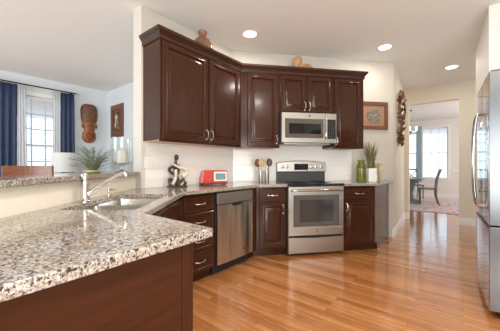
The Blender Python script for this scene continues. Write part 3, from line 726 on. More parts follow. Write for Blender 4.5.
# refrigerator: front faces the sink run, side faces the camera
FC = Vector((1.793, 1.985)); fx = (Vector((2.30, 2.685))-FC).normalized(); fy = Vector((fx.y, -fx.x))   # fx along front away from camera, fy into depth
rotF = math.atan2(-fx.y, -fx.x)          # local x runs towards the camera, local -y is the front
wF = 0.80; far = FC + fx*wF
HF = 1.855
t = thing('refrigerator', 'tall stainless steel refrigerator at the right edge, seen from its side', 'refrigerator', far, 0, rotF)
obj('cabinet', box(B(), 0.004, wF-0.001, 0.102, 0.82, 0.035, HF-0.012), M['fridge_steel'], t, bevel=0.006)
obj('toe_grille', box(B(), 0.02, wF-0.02, 0.07, 0.12, 0.0, 0.07), M['black'], t)
def fdoor(x0, x1, z0, z1, name):
    bm = B(); n = 8; vs = []
    for z in (z0, z1): vs.append([bm.verts.new((x0+(x1-x0)*k/n, 0.0+0.004*((2*k/n-1)**2), z)) for k in range(n+1)] + [bm.verts.new((x1, 0.098, z)), bm.verts.new((x0, 0.098, z))])
    m_ = len(vs[0])
    bm.faces.new(vs[0][::-1]); bm.faces.new(vs[1])
    for k in range(m_): bm.faces.new([vs[0][k], vs[0][(k+1) % m_], vs[1][(k+1) % m_], vs[1][k]])
    for f in bm.faces:
        f.normal_update(); f.material_index = 1 if abs(f.calc_center_median().x-x1) < 1e-4 or abs(f.calc_center_median().x-x0) < 1e-4 else 0
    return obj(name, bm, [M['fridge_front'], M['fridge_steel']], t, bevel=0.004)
dl = fdoor(0.0, wF/2-0.003, 0.70, HF, 'door'); dr_ = fdoor(wF/2+0.003, wF, 0.70, HF, 'door'); fz = fdoor(0.0, wF, 0.06, 0.69, 'freezer_drawer')
for d, x in ((dl, wF/2-0.05), (dr_, wF/2+0.05)):
    bm = B(); tube(bm, curve([(x, 0.002, 0.80), (x, -0.035, 0.815), (x, -0.052, 0.95), (x, -0.060, 1.2), (x, -0.052, 1.45), (x, -0.035, 1.585), (x, 0.002, 1.60)], 5), 0.011, 10)
    obj('handle', bm, M['chrome'], d, smooth=True)
bm = B(); box(bm, 0.03, wF-0.03, -0.006, 0.02, 0.672, 0.690); obj('finger_grip', bm, M['darkgrey'], fz, bevel=0.003)
for x in (0.05, wF-0.05):
    bm = B(); box(bm, x-0.04, x+0.04, 0.015, 0.14, HF-0.012, HF+0.012); obj('hinge_cover', bm, M['darkgrey'], t, bevel=0.006)
bm = B(); box(bm, 0.03, wF-0.03, 0.12, 0.7, 0.0, 0.035); obj('base', bm, M['black'], t)

# ------------------------------------------------------------------ sink and faucet
t = thing('sink', 'stainless steel double-bowl sink set under the granite worktop', 'sink', FH(SX0, SY0), ZC-0.034, AH)
def bowl(x0, x1, y0, y1, dep):
    bm = B(); a = rrect(x0, x1, y0, y1, 0.028); b = rrect(x0+0.012, x1-0.012, y0+0.012, y1-0.012, 0.03); c = rrect(x0+0.05, x1-0.05, y0+0.05, y1-0.05, 0.04)
    o_ = rrect(x0-0.006, x1+0.006, y0-0.006, y1+0.006, 0.032)
    L = [[bm.verts.new((p[0], p[1], z)) for p in q] for q, z in ((o_, -dep-0.004), (o_, -0.002), (a, -0.002), (b, -dep+0.03), (c, -dep))]
    n = len(a)
    for p, q in zip(L, L[1:]):
        for k in range(n): bm.faces.new([p[k], p[(k+1) % n], q[(k+1) % n], q[k]])
    bm.faces.new(L[-1]); bm.faces.new(L[0][::-1])
    o = obj('bowl', bm, M['sink_steel'], t, smooth=True)
    bm = B(); lathe(bm, [(0.04, 0), (0.04, 0.003), (0.028, 0.003), (0.024, 0.001), (0, 0.001)], 20, c=((x0+x1)/2, (y0+y1)/2, -dep)); obj('drain', bm, M['chrome'], o)
SW, SH = SX1-SX0, SY1-SY0
bowl(0.0, SW*0.5-0.012, 0.0, SH, 0.20); bowl(SW*0.5+0.012, SW, 0.0, SH, 0.18)
fp = FH(1.72, -0.074)
t = thing('faucet', 'chrome single-lever kitchen faucet behind the sink', 'faucet', fp, ZC, AH)
bm = B(); lathe(bm, [(0.036, 0), (0.036, 0.006), (0.029, 0.012), (0.026, 0.03), (0.0255, 0.10), (0.027, 0.125), (0.024, 0.14)], 20); obj('body', bm, M['chrome'], t, smooth=True)
bm = B(); tube(bm, curve([(0, -0.005, 0.045), (0.015, -0.05, 0.075), (0.03, -0.13, 0.125), (0.045, -0.205, 0.170), (0.05, -0.235, 0.182)], 5), [0.020]*8+[0.018]*6+[0.020]*7, 12); sp = obj('spout', bm, M['chrome'], t, smooth=True)
bm = B(); tube(bm, [(0.050, -0.232, 0.186), (0.051, -0.238, 0.165), (0.051, -0.240, 0.150)], [0.021, 0.020, 0.016], 12); obj('spray_head', bm, M['nickel'], sp, smooth=True)
bm = B(); lathe(bm, [(0.025, 0.14), (0.027, 0.165), (0.022, 0.182), (0, 0.187)], 20); tube(bm, [(0, 0, 0.165), (0.02, 0.018, 0.185), (0.04, 0.03, 0.20)], [0.009, 0.008, 0.006], 8); obj('lever', bm, M['chrome'], t, smooth=True)
t = thing('soap_dispenser', 'small chrome soap dispenser right of the faucet', 'dispenser', FH(2.02, -0.085), ZC, AH)
bm = B(); lathe(bm, [(0.016, 0), (0.016, 0.005), (0.010, 0.012), (0.010, 0.045)], 14); obj('body', bm, M['chrome'], t, smooth=True)
bm = B(); lathe(bm, [(0.012, 0.045), (0.012, 0.058), (0, 0.06)], 14); tube(bm, [(0, 0, 0.053), (0, -0.05, 0.05)], 0.005, 8); obj('pump', bm, M['chrome'], t, smooth=True)

# ------------------------------------------------------------------ recessed ceiling lamps
for k, (x, y, lb) in enumerate(((0.0, 3.31, 'lit recessed ceiling lamp above the corner wall cabinets'), (1.88, 3.68, 'lit recessed ceiling lamp above the framed medallion, middle of three'),
                                (3.38, 4.42, 'lit recessed ceiling lamp in front of the dining doorway'))):
    t = thing('recessed_light', lb, 'ceiling lamp', (x, y), HC, 0, 'recessed ceiling lamps')
    bm = B(); lathe(bm, [(0.098, 0.0), (0.098, -0.006), (0.085, -0.010), (0.078, -0.004), (0.078, 0.0)], 32); obj('trim_ring', bm, M['white'], t, smooth=True)
    bm = B(); lathe(bm, [(0.078, -0.001), (0.070, -0.0055), (0, -0.0065)], 32); obj('lens', bm, M['lens'], t, smooth=True)
    ld = bpy.data.lights.new('can', 'AREA'); ld.shape = 'DISK'; ld.size = 0.14; ld.energy = CAN_W; ld.color = CAN_COL
    lo = bpy.data.objects.new('recessed_light_beam', ld); COL.objects.link(lo); lo.location = (x, y, HC-0.02)

# ------------------------------------------------------------------ things on the counter
def cylgap(prof): return prof
# sculpture
p = FA(1.74, 2.42)
t = thing('sculpture', 'dark and pale figurine of a seated musician on a flat base', 'sculpture', p, ZC, AL-R(20))
bm = B(); box(bm, -0.085, 0.085, -0.05, 0.05, 0, 0.014); obj('base', bm, M['fig_dark'], t, bevel=0.003)
bm = B()
tube(bm, curve([(0.0, 0, 0.012), (0.005, 0.01, 0.06), (-0.012, 0.01, 0.11), (-0.005, 0.0, 0.17), (-0.02, 0, 0.21)], 5), [0.026]*6+[0.022]*5+[0.03]*5+[0.034]*3+[0.018]*2, 12)
ball(bm, (-0.012, -0.01, 0.275), 0.022, 1, 1, 1.25); tube(bm, [(-0.02, 0, 0.2), (-0.014, -0.006, 0.265)], [0.016, 0.011], 8)
tube(bm, curve([(-0.03, 0, 0.2), (-0.085, -0.02, 0.165), (-0.055, -0.05, 0.12)], 6), 0.013, 8)
tube(bm, curve([(0.0, 0.0, 0.03), (-0.075, -0.01, 0.075), (-0.075, -0.02, 0.03), (-0.06, -0.03, 0.014)], 6), 0.015, 8)
tube(bm, curve([(0.0, 0.0, 0.03), (0.075, -0.01, 0.075), (0.07, -0.02, 0.03), (0.055, -0.03, 0.014)], 6), 0.015, 8)
f = obj('figure', bm, M['fig_dark'], t, smooth=True)
bm = B(); tube(bm, curve([(-0.05, -0.045, 0.21), (0.0, -0.055, 0.185), (0.06, -0.055, 0.17), (0.075, -0.05, 0.125), (0.03, -0.055, 0.10)], 6), [0.010]*6+[0.013]*6+[0.018]*6+[0.022]*7, 10)
obj('instrument', bm, M['fig_pale'], t, smooth=True)
bm = B(); tube(bm, curve([(0.0, -0.03, 0.19), (0.05, -0.03, 0.15), (0.03, -0.045, 0.11)], 6), 0.012, 8); tube(bm, curve([(-0.02, -0.02, 0.16), (-0.03, -0.045, 0.09), (-0.055, -0.04, 0.03)], 6), 0.016, 8)
tube(bm, curve([(0.02, -0.02, 0.10), (0.06, -0.03, 0.09), (0.085, -0.03, 0.055)], 6), 0.014, 8)
obj('robe', bm, M['fig_pale'], t, smooth=True); t.scale = (1.12, 1.12, 1.17)
# red radio
p = FA(2.10, 2.47)
t = thing('radio', 'small red countertop radio with a pale dial panel', 'radio', p, ZC, R(24))
w = 0.33
bm = B(); prism_xz(bm, [(0, 0.022), (w, 0.022), (w, 0.165), (w-0.012, 0.178), (0.045, 0.178), (0.028, 0.165), (0.008, 0.06)], -0.065, 0.065); obj('body', bm, M['red'], t, bevel=0.010, seg=3)
bm = B(); panel(bm, 0.155, w-0.012, 0.045, 0.158, [(0, -0.068), (0.005, -0.071), (0.014, -0.071), (0.017, -0.068)], -0.064); fcp = obj('dial_panel', bm, M['white'], t)
bm = B(); box(bm, 0.175, w-0.031, -0.073, -0.066, 0.064, 0.139); obj('display', bm, mat('display_blue_grey', (0.20, 0.30, 0.33), 0.2), fcp)
bm = B(); box(bm, 0.105, 0.112, -0.0665, -0.064, 0.04, 0.165); obj('chrome_strip', bm, M['chrome'], t)
bm = B(); box(bm, 0.0, w-0.004, -0.07, 0.068, 0.014, 0.026); obj('chrome_base', bm, M['darkgrey'], t, bevel=0.003)
for x in (0.03, w-0.03):
    for y in (-0.05, 0.05):
        bm = B(); lathe(bm, [(0.010, 0), (0.012, 0.016)], 12, c=(x, y, 0)); obj('foot', bm, M['darkgrey'], t)
# utensils
def crock(p, lb, heads):
    t = thing('utensil_crock', lb, 'utensil holder', p, ZC, 0, 'slim steel utensil holders')
    bm = B(); lathe(bm, [(0.030, 0), (0.032, 0.004), (0.030, 0.165), (0.028, 0.165), (0.028, 0.012), (0, 0.012)], 20); obj('tumbler', bm, M['steel'], t, smooth=True)
def spoon(p, z, lean, mt, lb, L=0.30, az=0.0, slot=False):
    t = thing('spoon', lb, 'utensil', p, ZC+z, az, 'cooking spoons in the steel holders'); Mx = Matrix.Rotation(lean, 4, 'Y')
    bm = B(); tube(bm, [Mx @ Vector((0, 0, 0)), Mx @ Vector((0, 0, L*0.72))], [0.006, 0.006], 8); obj('handle', bm, mt, t, smooth=True)
    bm = B(); ball(bm, Mx @ Vector((0, 0, L*0.72+0.045)), 0.060, 0.68, 0.22, 0.95)
    obj('spoon_head', bm, mt, t, smooth=True)
ca, cb = FB(0.775, 3.56), FB(0.865, 3.57)
crock(ca, 'slim steel utensil holder nearer the red radio, holding a pale spoon', 0); crock(cb, 'slim steel utensil holder nearer the range, holding a dark ladle', 0)
spoon(ca+Vector((0.008, -0.010)), 0.014, R(1), M['spoon_wood'], 'pale wooden spoon in the holder nearer the red radio', 0.30)
spoon(ca+Vector((0.012, 0.013)), 0.014, R(-11), M['spoon_dark'], 'dark wooden spoon leaning left out of its holder', 0.30)
spoon(cb+Vector((-0.010, 0.0)), 0.014, R(10), M['spoon_dark'], 'dark wooden ladle leaning right, in the holder nearer the range', 0.31)
# right of the range: vase, planter, pitcher
p = FB(2.225, 3.45)
t = thing('vase', 'tall green glass vase on the worktop right of the range', 'vase', p, ZC, 0)
bm = B(); lathe(bm, [(0.062, 0), (0.068, 0.01), (0.070, 0.18), (0.066, 0.235), (0.046, 0.262), (0.046, 0.29), (0.054, 0.315), (0.050, 0.315), (0.041, 0.29), (0.041, 0.265), (0.060, 0.233), (0.064, 0.18), (0.062, 0.014), (0, 0.012)], 28); obj('glass_body', bm, M['green_glass'], t, smooth=True)
p = FB(2.375, 3.45)
t = thing('potted_grass', 'spiky dry grass in a square white pot, between two glass vessels', 'plant', p, ZC, AB)
bm = B(); prism(bm, [(-0.060, -0.060), (0.060, -0.060), (0.060, 0.060), (-0.060, 0.060)], 0, 0.195); pt = obj('pot', bm, M['ceramic'], t, bevel=0.008)
bm = B(); box(bm, -0.056, 0.056, -0.056, 0.056, 0.1955, 0.199); obj('soil', bm, M['gap'], t)
def blades(bm, n, r0, h0, h1, spread, wd, z0):
    for k in range(n):
        a = random.uniform(0, 2*PI); q = random.uniform(0, r0); h = random.uniform(h0, h1); sp_ = random.uniform(0.05, spread)
        b0 = Vector((q*math.cos(a), q*math.sin(a), z0)); a2 = a+random.uniform(-0.6, 0.6)
        d = Vector((math.cos(a2), math.sin(a2), 0)); sd = Vector((-d.y, d.x, 0))
        prev = None
        for i in range(5):
            u = i/4; c = b0 + d*sp_*u**1.7 + Vector((0, 0, h*(u-0.12*sp_/spread*u*u))); ww = wd*(1-u)**0.6+0.0006
            cur = (bm.verts.new(c-sd*ww), bm.verts.new(c+sd*ww))
            if prev: bm.faces.new([prev[0], prev[1], cur[1], cur[0]])
            prev = cur
bm = B(); blades(bm, 150, 0.045, 0.22, 0.44, 0.11, 0.0048, 0.197); obj('grass_blades', bm, M['grass1'], t)
p = FB(2.505, 3.50)
t = thing('pitcher', 'amber glass pitcher with a loop handle at the worktop end', 'pitcher', p, ZC, 0)
bm = B(); lathe(bm, [(0.046, 0), (0.054, 0.012), (0.058, 0.07), (0.052, 0.125), (0.040, 0.165), (0.040, 0.20), (0.050, 0.265), (0.047, 0.265), (0.036, 0.20), (0.036, 0.166), (0.047, 0.124), (0.052, 0.07), (0.047, 0.016), (0, 0.014)], 24); obj('glass_body', bm, M['amber_glass'], t, smooth=True)
bm = B(); tube(bm, curve([(0.044, 0, 0.245), (0.085, 0, 0.255), (0.098, 0, 0.215), (0.080, 0, 0.165), (0.044, 0, 0.145)], 6), 0.006, 8); obj('handle', bm, M['amber_glass'], t, smooth=True)
# things on top of the wall cabinets
ZT = ZU1+0.055
p = FA(2.085, 2.405)
t = thing('jug', 'brown glazed jug with narrow neck on top of the left wall cabinet', 'jug', p, ZU1, 0)
bm = B(); lathe(bm, [(0.08, 0), (0.115, 0.04), (0.135, 0.10), (0.128, 0.16), (0.085, 0.225), (0.045, 0.255), (0.036, 0.275), (0.050, 0.295), (0.058, 0.325), (0.046, 0.325), (0.026, 0.28), (0, 0.27)], 28); obj('clay_body', bm, M['bronze'], t, smooth=True); t.scale = (0.98, 0.98, 0.97)
p = FB(1.305, 3.54)
t = thing('carved_figure', 'small tan carved wooden vase on top of the cabinets above the microwave', 'ornament', p, ZU1, 0)
bm = B(); lathe(bm, [(0.050, 0), (0.052, 0.03), (0.038, 0.08), (0.034, 0.10), (0.055, 0.135), (0.062, 0.165), (0.050, 0.200), (0.028, 0.215), (0, 0.217)], 20); obj('turned_body', bm, M['tan_clay'], t, smooth=True); t.scale = (1.1, 1.1, 1.2)
p = FB(1.46, 3.58)
t = thing('wooden_plate', 'round tan wooden plate leaning on the wall above the microwave', 'plate', p, ZU1+0.085, AB)
bm = B(); lathe(bm, [(0, 0.0), (0.075, 0.0), (0.085, 0.010), (0.083, 0.014), (0.070, 0.006), (0, 0.006)], 32, Mx=Matrix.Rotation(R(78), 4, 'X')); obj('disc', bm, M['tan_clay'], t, smooth=True); t.scale = (1.12, 1.12, 1.12); t.location.z += 0.012

# ------------------------------------------------------------------ wall pieces
def framed(name, lb, F, ang, a0, a1, y, z0, z1, fw, fm, mm):
    p = F(a0, y); t = thing(name, lb, 'picture', p, z0, ang); w, h = a1-a0, z1-z0
    bm = B()
    for q in ((0, w, 0, fw), (0, w, h-fw, h), (0, fw, fw, h-fw), (w-fw, w, fw, h-fw)): box(bm, q[0], q[1], -0.03, -0.001, q[2], q[3])
    obj('frame', bm, fm, t, bevel=0.005)
    bm = B(); box(bm, fw, w-fw, -0.012, -0.002, fw, h-fw); obj('mat_board', bm, mm, t)
    return t, w, h
# medallion picture on range wall
def px_on_B(px, n=NW):
    r = (px-250)/264; return (r*n*CB + n*SB)/(CB - r*SB)
t, w, h = framed('framed_picture', 'square framed round medallion on salmon mat, beside the right wall cabinet', FB, AB, px_on_B(358.5), px_on_B(387), NW, 1.72, 2.155, 0.055, M['frame_w'], M['mat_pink'])
bm = B(); lathe(bm, [(0.118, 0), (0.118, 0.008), (0.108, 0.011), (0, 0.011)], 36, Mx=Matrix.Translation((w*0.52, -0.012, h/2)) @ Matrix.Rotation(R(90), 4, 'X')); obj('medallion', bm, M['medallion'], t)
# copper leaf wall sculpture on hall wall
ck_ = CR + cdir*0.52
t = thing('wall_sculpture', 'tall copper leaf sculpture hanging on the hall wall beside the doorway', 'wall art', ck_ , 1.48, math.atan2(cdir.y, cdir.x)+PI)
# local x along wall, local y: +y points to the room
rm = Matrix.Identity(4)
bm = B()
for sx in (-0.10, 0.0, 0.10):
    tube(bm, curve([(sx*0.3, 0.02, 0.02), (sx*1.6, 0.03, 0.3), (sx*1.7, 0.03, 0.62), (sx*0.5, 0.025, 0.95)], 6), 0.006, 6)
obj('stem_wires', bm, M['copper'], t)
bm = B(); random.seed(3)
for k in range(72):
    z = 0.03+0.92*k/71; hw = 0.25*math.sin(PI*min(max(z/0.98, 0.08), 0.94))**0.7; x = random.uniform(-hw, hw); a = random.uniform(-0.9, 0.9)+(0.5 if x > 0 else -0.5); y0 = random.uniform(0.02, 0.12)
    y0 = max(y0, 0.07); L = random.uniform(0.09, 0.13); W_ = L*0.26
    e = [(0, 0), (-W_, L*0.4), (-W_*0.7, L*0.7), (0, L), (W_*0.7, L*0.7), (W_, L*0.4)]
    b_ = random.uniform(0.3, 1.2)*random.choice((-1, 1))
    def pt(q, dy):
        lx = q[0]*math.cos(a)+q[1]*math.sin(a)
        return (x+lx*math.cos(b_), y0-0.01+lx*math.sin(b_)*0.8+dy, z-0.03+q[1]*math.cos(a)-q[0]*math.sin(a))
    A_ = [bm.verts.new(pt(q, 0)) for q in e]; B_ = [bm.verts.new(pt(q, 0.004)) for q in e]
    bm.faces.new(A_); bm.faces.new(B_[::-1])
    for i in range(6): bm.faces.new([A_[i], A_[(i+1) % 6], B_[(i+1) % 6], B_[i]])
obj('copper_leaves', bm, M['copper'], t)
bm = B(); lathe(bm, [(0.075, 0), (0.075, 0.01), (0, 0.012)], 24, Mx=Matrix.Translation((0, 0.004, 0.42)) @ Matrix.Diagonal((0.8, 1, 2.3, 1)) @ Matrix.Rotation(R(-90), 4, 'X')); obj('mirror', bm, M['mirror'], t)
# switch plates
def plate(lb, p, ang, z, gangs=1):
    t = thing('switch_plate', lb, 'switch', p, z, ang); w = 0.035+0.045*(gangs-1)
    bm = B(); box(bm, -w, w, -0.006, -0.0005, -0.058, 0.058); q = obj('cover', bm, M['white'], t, bevel=0.002)
    for k in range(gangs):
        x = (k-(gangs-1)/2)*0.046; bm = B(); box(bm, x-0.016, x+0.016, -0.010, -0.006, -0.032, 0.032); obj('rocker', bm, M['ceramic'], t, bevel=0.002)
plate('white double switch plate on the wall left of the figurine', FA(1.52, YW-0.0065), AL, 1.175, 2)
pc = CR + cdir*0.36
plate('white switch plate low on the hall wall near the copper sculpture', pc, math.atan2(cdir.y, cdir.x), 1.29, 1)
# ------------------------------------------------------------------ living room
# curtains
def curtain(name, lb, cat, a0, a1, yoff, z0, z1, m, folds, amp, flare=0.0, group=None):
    p = FA(a0, YL-yoff); bm = B(); w = a1-a0; n = folds*8; rows = []
    for j in range(9):
        u = j/8; z = z1+(z0-z1)*u; sc = 1+flare*u
        rows.append([bm.verts.new((w*k/n*sc, amp*math.sin(2*PI*folds*k/n+0.6*math.sin(3*u))*(0.6+0.6*u), z)) for k in range(n+1)])
    for a_, b_ in zip(rows, rows[1:]):
        for k in range(n): bm.faces.new([a_[k], a_[k+1], b_[k+1], b_[k]])
    o = obj(name, bm, m, smooth=True); o.location = (p.x, p.y, 0); o.rotation_euler = (0, 0, AL)
    s = o.modifiers.new('thickness', 'SOLIDIFY'); s.thickness = 0.004
    tag(o, lb, cat, group); return o
curtain('curtain', 'navy blue curtain panel at the left edge, left of the window', 'curtain', 0.50, 1.05, 0.085, 0.03, 2.585, M['navy'], 6, 0.022)
curtain('curtain', 'navy blue curtain panel right of the window, behind the white lamp', 'curtain', 1.70, 1.93, 0.085, 0.03, 2.585, M['navy'], 3, 0.022, 0.12)
curtain('sheer_curtain', 'sheer white curtain panel beside the left navy curtain', 'curtain', 1.055, 1.16, 0.085, 0.03, 2.585, M['sheer'], 3, 0.012, 0.55)
curtain('sheer_curtain', 'sheer white curtain panel beside the right navy curtain', 'curtain', 1.575, 1.69, 0.085, 0.03, 2.585, M['sheer'], 3, 0.012, 0.0)
p = FA(0.30, YL-0.085)
t = thing('curtain_rod', 'thin dark curtain rod above the living room window', 'curtain rod', p, 2.61, AL)
bm = B(); tube(bm, [(0, 0, 0), (1.68, 0, 0)], 0.012, 10); obj('rod', bm, M['rod'], t, smooth=True)
for x in (-0.015, 1.695):
    bm = B(); ball(bm, (x, 0, 0), 0.027, 1.3, 1, 1, 12, 8); obj('finial', bm, M['nickel'], t, smooth=True)
for x in (0.10, 1.60):
    bm = B(); tube(bm, [(x, 0, 0), (x, 0.083, 0.0)], 0.008, 8); lathe(bm, [(0.025, 0), (0.025, 0.006)], 12, Mx=Matrix.Translation((x, 0.084, 0)) @ Matrix.Rotation(R(90), 4, 'X')); obj('bracket', bm, M['rod'], t)
# blinds
p = FA(1.04, YL+0.035)
t = thing('window_blind', 'white slatted blind drawn over the living room window', 'blind', p, 0, AL)
bm = B(); box(bm, 0.0, 0.69, -0.02, 0.02, 2.395, 2.435); obj('headrail', bm, M['white'], t)
bm = B(); z = 2.37
while z > 0.70:
    box(bm, 0.004, 0.686, -0.022, 0.022, -0.0012, 0.0012, Matrix.Translation((0, 0, z)) @ Matrix.Rotation(R(12), 4, 'X')); z -= 0.046
obj('slats', bm, M['slat'], t)
bm = B()
for x in (0.16, 0.53): tube(bm, [(x, 0.0, 0.66), (x, 0.0, 2.40)], 0.0022, 5)
obj('ladder_cords', bm, M['white'], t)
bm = B(); box(bm, 0.002, 0.688, -0.02, 0.02, 0.650, 0.672); obj('bottom_rail', bm, M['white'], t)
# mask
p = FA(2.232, YL-0.001)
t = thing('wall_mask', 'tall carved wooden mask on the pale blue wall', 'mask', p, 1.63, AL)
def loft(bm, secs, n=20, m=10, mi=0):
    """half-relief: secs (z, halfwidth, depth)"""
    rows = []
    for z, hw, dp in secs: rows.append([bm.verts.new((hw*math.cos(PI-PI*k/n), -dp*math.sin(PI*k/n), z)) for k in range(n+1)])
    for a_, b_ in zip(rows, rows[1:]):
        for k in range(n): bm.faces.new([a_[k], a_[k+1], b_[k+1], b_[k]])
    bm.faces.new(rows[0][::-1]); bm.faces.new(rows[-1])
    for a_, b_ in zip(rows, rows[1:]): bm.faces.new([a_[n], a_[0], b_[0], b_[n]])
    return bm
bm = B(); loft(bm, [(0.0, 0.05, 0.03), (0.03, 0.10, 0.07), (0.10, 0.135, 0.09), (0.20, 0.13, 0.09), (0.25, 0.10, 0.08), (0.28, 0.105, 0.09), (0.36, 0.125, 0.10), (0.43, 0.13, 0.09), (0.47, 0.12, 0.08)]); fc = obj('face', bm, M['mask_w'], t, smooth=True)
bm = B(); loft(bm, [(0.44, 0.14, 0.10), (0.50, 0.155, 0.115), (0.60, 0.165, 0.115), (0.70, 0.168, 0.10), (0.78, 0.145, 0.08), (0.82, 0.10, 0.05)]); obj('headdress', bm, M['mask_dark'], t, smooth=True)
bm = B(); ball(bm, (0, -0.105, 0.335), 0.024, 0.8, 0.9, 2.0, 12, 8)
ball(bm, (-0.05, -0.093, 0.37), 0.02, 1.3, 0.5, 0.6, 12, 8); ball(bm, (0.05, -0.093, 0.37), 0.02, 1.3, 0.5, 0.6, 12, 8)
ball(bm, (0, -0.085, 0.268), 0.03, 1.4, 0.5, 0.5, 12, 8); obj('carved_features', bm, M['mask_dark'], fc, smooth=True)
for s_ in (-1, 1):
    bm = B(); ball(bm, (s_*0.135, -0.03, 0.36), 0.03, 0.5, 0.7, 1.6, 10, 8); obj('ear', bm, M['mask_w'], fc, smooth=True)
bm = B(); tube(bm, curve([(-0.09, -0.085, 0.16), (0, -0.10, 0.06), (0.09, -0.085, 0.16)], 6), 0.012, 6); tube(bm, curve([(-0.07, -0.09, 0.2), (0, -0.105, 0.12), (0.07, -0.09, 0.2)], 6), 0.010, 6); obj('beard_carving', bm, M['mask_dark'], fc, smooth=True)
# painting on the living room end wall (frame faces the camera side, -u)
def FE(a, d): return FA(SE-d, a)
p = FA(SE-0.001, 5.98)
t, w, h = framed('framed_painting', 'narrow dark framed picture on the pale blue end wall', lambda a, y: p, AL-R(90), 0, 0.55, 0, 1.75, 2.44, 0.10, M['frame_w'], M['mask_dark'])
bm = B(); box(bm, 0.18, w-0.18, -0.030, -0.012, 0.16, h-0.16); ap = obj('inner_panel', bm, M['art_dark'], t, bevel=0.004)
bm = B(); ball(bm, (w/2, -0.030, h/2+0.07), 0.05, 0.8, 0.35, 1.1, 12, 8); tube(bm, [(w/2, -0.03, h/2+0.04), (w/2-0.01, -0.03, h/2-0.14)], [0.03, 0.055], 10, flat=0.4); obj('carved_bust', bm, M['fig_pale'], ap, smooth=True)
# console table with lamp and plant
p = FA(1.62, 5.48)
t = thing('console_table', 'dark console table under the window, mostly hidden behind the bar', 'table', p, 0, AL)
obj('tabletop', box(B(), -0.25, 0.85, -0.68, 0.22, 0.75, 0.79), M['brown_wood'], t, bevel=0.004)
for x in (-0.21, 0.81):
    for y in (-0.64, 0.18): obj('leg', box(B(), x-0.025, x+0.025, y-0.025, y+0.025, 0, 0.75), M['brown_wood'], t)
def px_at(px, Y): return Vector(((px-250)/264*Y, Y))
t = thing('table_lamp', 'table lamp with a wide white drum shade, by the window', 'lamp', px_at(66, 4.75), 0.79, 0)
bm = B(); lathe(bm, [(0.09, 0), (0.09, 0.015), (0.03, 0.03), (0.06, 0.09), (0.07, 0.14), (0.05, 0.2), (0.018, 0.23), (0.014, 0.26), (0.014, 0.40)], 20); obj('base', bm, M['darkgrey'], t, smooth=True)
bm = B(); lathe(bm, [(0.225, 0.245), (0.195, 0.585), (0.192, 0.585), (0.222, 0.245)], 36); bm.faces.ensure_lookup_table()
bmesh.ops.delete(bm, geom=[f for f in bm.faces if len(f.verts) > 4], context='FACES'); sh = obj('lamp_shade', bm, M['shade'], t, smooth=True)
bm = B(); tube(bm, [(-0.19, 0, 0.53), (0.19, 0, 0.53)], 0.003, 6); tube(bm, [(0, -0.19, 0.53), (0, 0.19, 0.53)], 0.003, 6); tube(bm, [(0, 0, 0.39), (0, 0, 0.53)], 0.004, 6); obj('shade_ring', bm, M['nickel'], sh)
t = thing('potted_plant', 'feathery green plant in a yellow pot beneath the mask', 'plant', px_at(93.5, 4.55), 0.79, 0)
bm = B(); lathe(bm, [(0.07, 0), (0.10, 0.05), (0.115, 0.25), (0.12, 0.28), (0.105, 0.28), (0.10, 0.24), (0, 0.23)], 24); obj('pot', bm, M['yellow_pot'], t, smooth=True)
random.seed(11)
bm = B(); stems = B()
for k in range(60):
    a = random.uniform(0, 2*PI); r_ = random.uniform(0.12, 0.40); h = random.uniform(0.10, 0.42)-0.22*max(0, r_-0.3)
    P = curve([(0.03*math.cos(a), 0.03*math.sin(a), 0.22), (r_*0.45*math.cos(a), r_*0.45*math.sin(a), 0.25+h*0.7), (r_*math.cos(a), r_*math.sin(a), 0.25+h)], 6)
    tube(stems, P, 0.0025, 4)
    for i, q in enumerate(P[3:]):
        for s_ in (-1, 1):
            dd = Vector((math.cos(a+s_*0.9), math.sin(a+s_*0.9), 0.35)); e = q+dd*random.uniform(0.035, 0.06); sd = Vector((-math.sin(a), math.cos(a), 0))*0.006+Vector((0, 0, 0.004))
            bm.faces.new([bm.verts.new(q), bm.verts.new((q+e)/2+sd), bm.verts.new(e), bm.verts.new((q+e)/2-sd)])
obj('leaves', bm, M['leafy'], t); obj('stems', stems, M['leafy'], t)
# bar chair
p = px_at(27, 2.45)
t = thing('bar_stool', 'wooden bar stool with a wide cognac back behind the bar ledge', 'stool', p, 0, R(8))
obj('seat', box(B(), -0.20, 0.20, -0.42, -0.03, 0.70, 0.74), M['leather'], t, bevel=0.012)
bm = B(); n = 10; A_ = [(-0.215+0.43*k/n, -0.03*math.sin(PI*k/n)) for k in range(n+1)]
prism(bm, [(x, -y) for x, y in A_] + [(x, -y+0.028) for x, y in A_[::-1]], 0.86, 1.148); obj('backrest', bm, M['leather'], t, bevel=0.006)
for x in (-0.18, 0.18):
    obj('leg', box(B(), x-0.018, x+0.018, -0.405, -0.369, 0, 0.70), M['leather'], t)
    obj('leg', box(B(), x-0.018, x+0.018, -0.03, 0.006, 0, 0.87), M['leather'], t)
obj('footrest', box(B(), -0.18, 0.18, -0.40, -0.375, 0.22, 0.25), M['leather'], t)
# hurricane candle on the bar
p = px_at(122, 2.50)
t = thing('candle_holder', 'footed clear glass hurricane holder on the far end of the bar', 'candle holder', p, 1.086, 0)
bm = B(); lathe(bm, [(0.062, 0), (0.060, 0.006), (0.015, 0.018), (0.012, 0.035), (0.022, 0.045), (0.014, 0.055), (0.03, 0.068), (0.075, 0.082), (0.085, 0.10), (0.087, 0.325), (0.083, 0.325), (0.081, 0.105), (0.07, 0.090), (0, 0.086)], 32); obj('glass', bm, M['clear'], t, smooth=True)
t = thing('candle', 'ivory pillar candle standing inside the glass hurricane holder', 'candle', p, 1.086+0.087, 0)
bm = B(); lathe(bm, [(0.042, 0), (0.042, 0.115), (0.036, 0.118), (0, 0.112)], 24); obj('wax', bm, M['wax'], t, smooth=True)
bm = B(); tube(bm, [(0, 0, 0.11), (0.002, 0, 0.125)], 0.0015, 5); obj('wick', bm, M['black'], t)

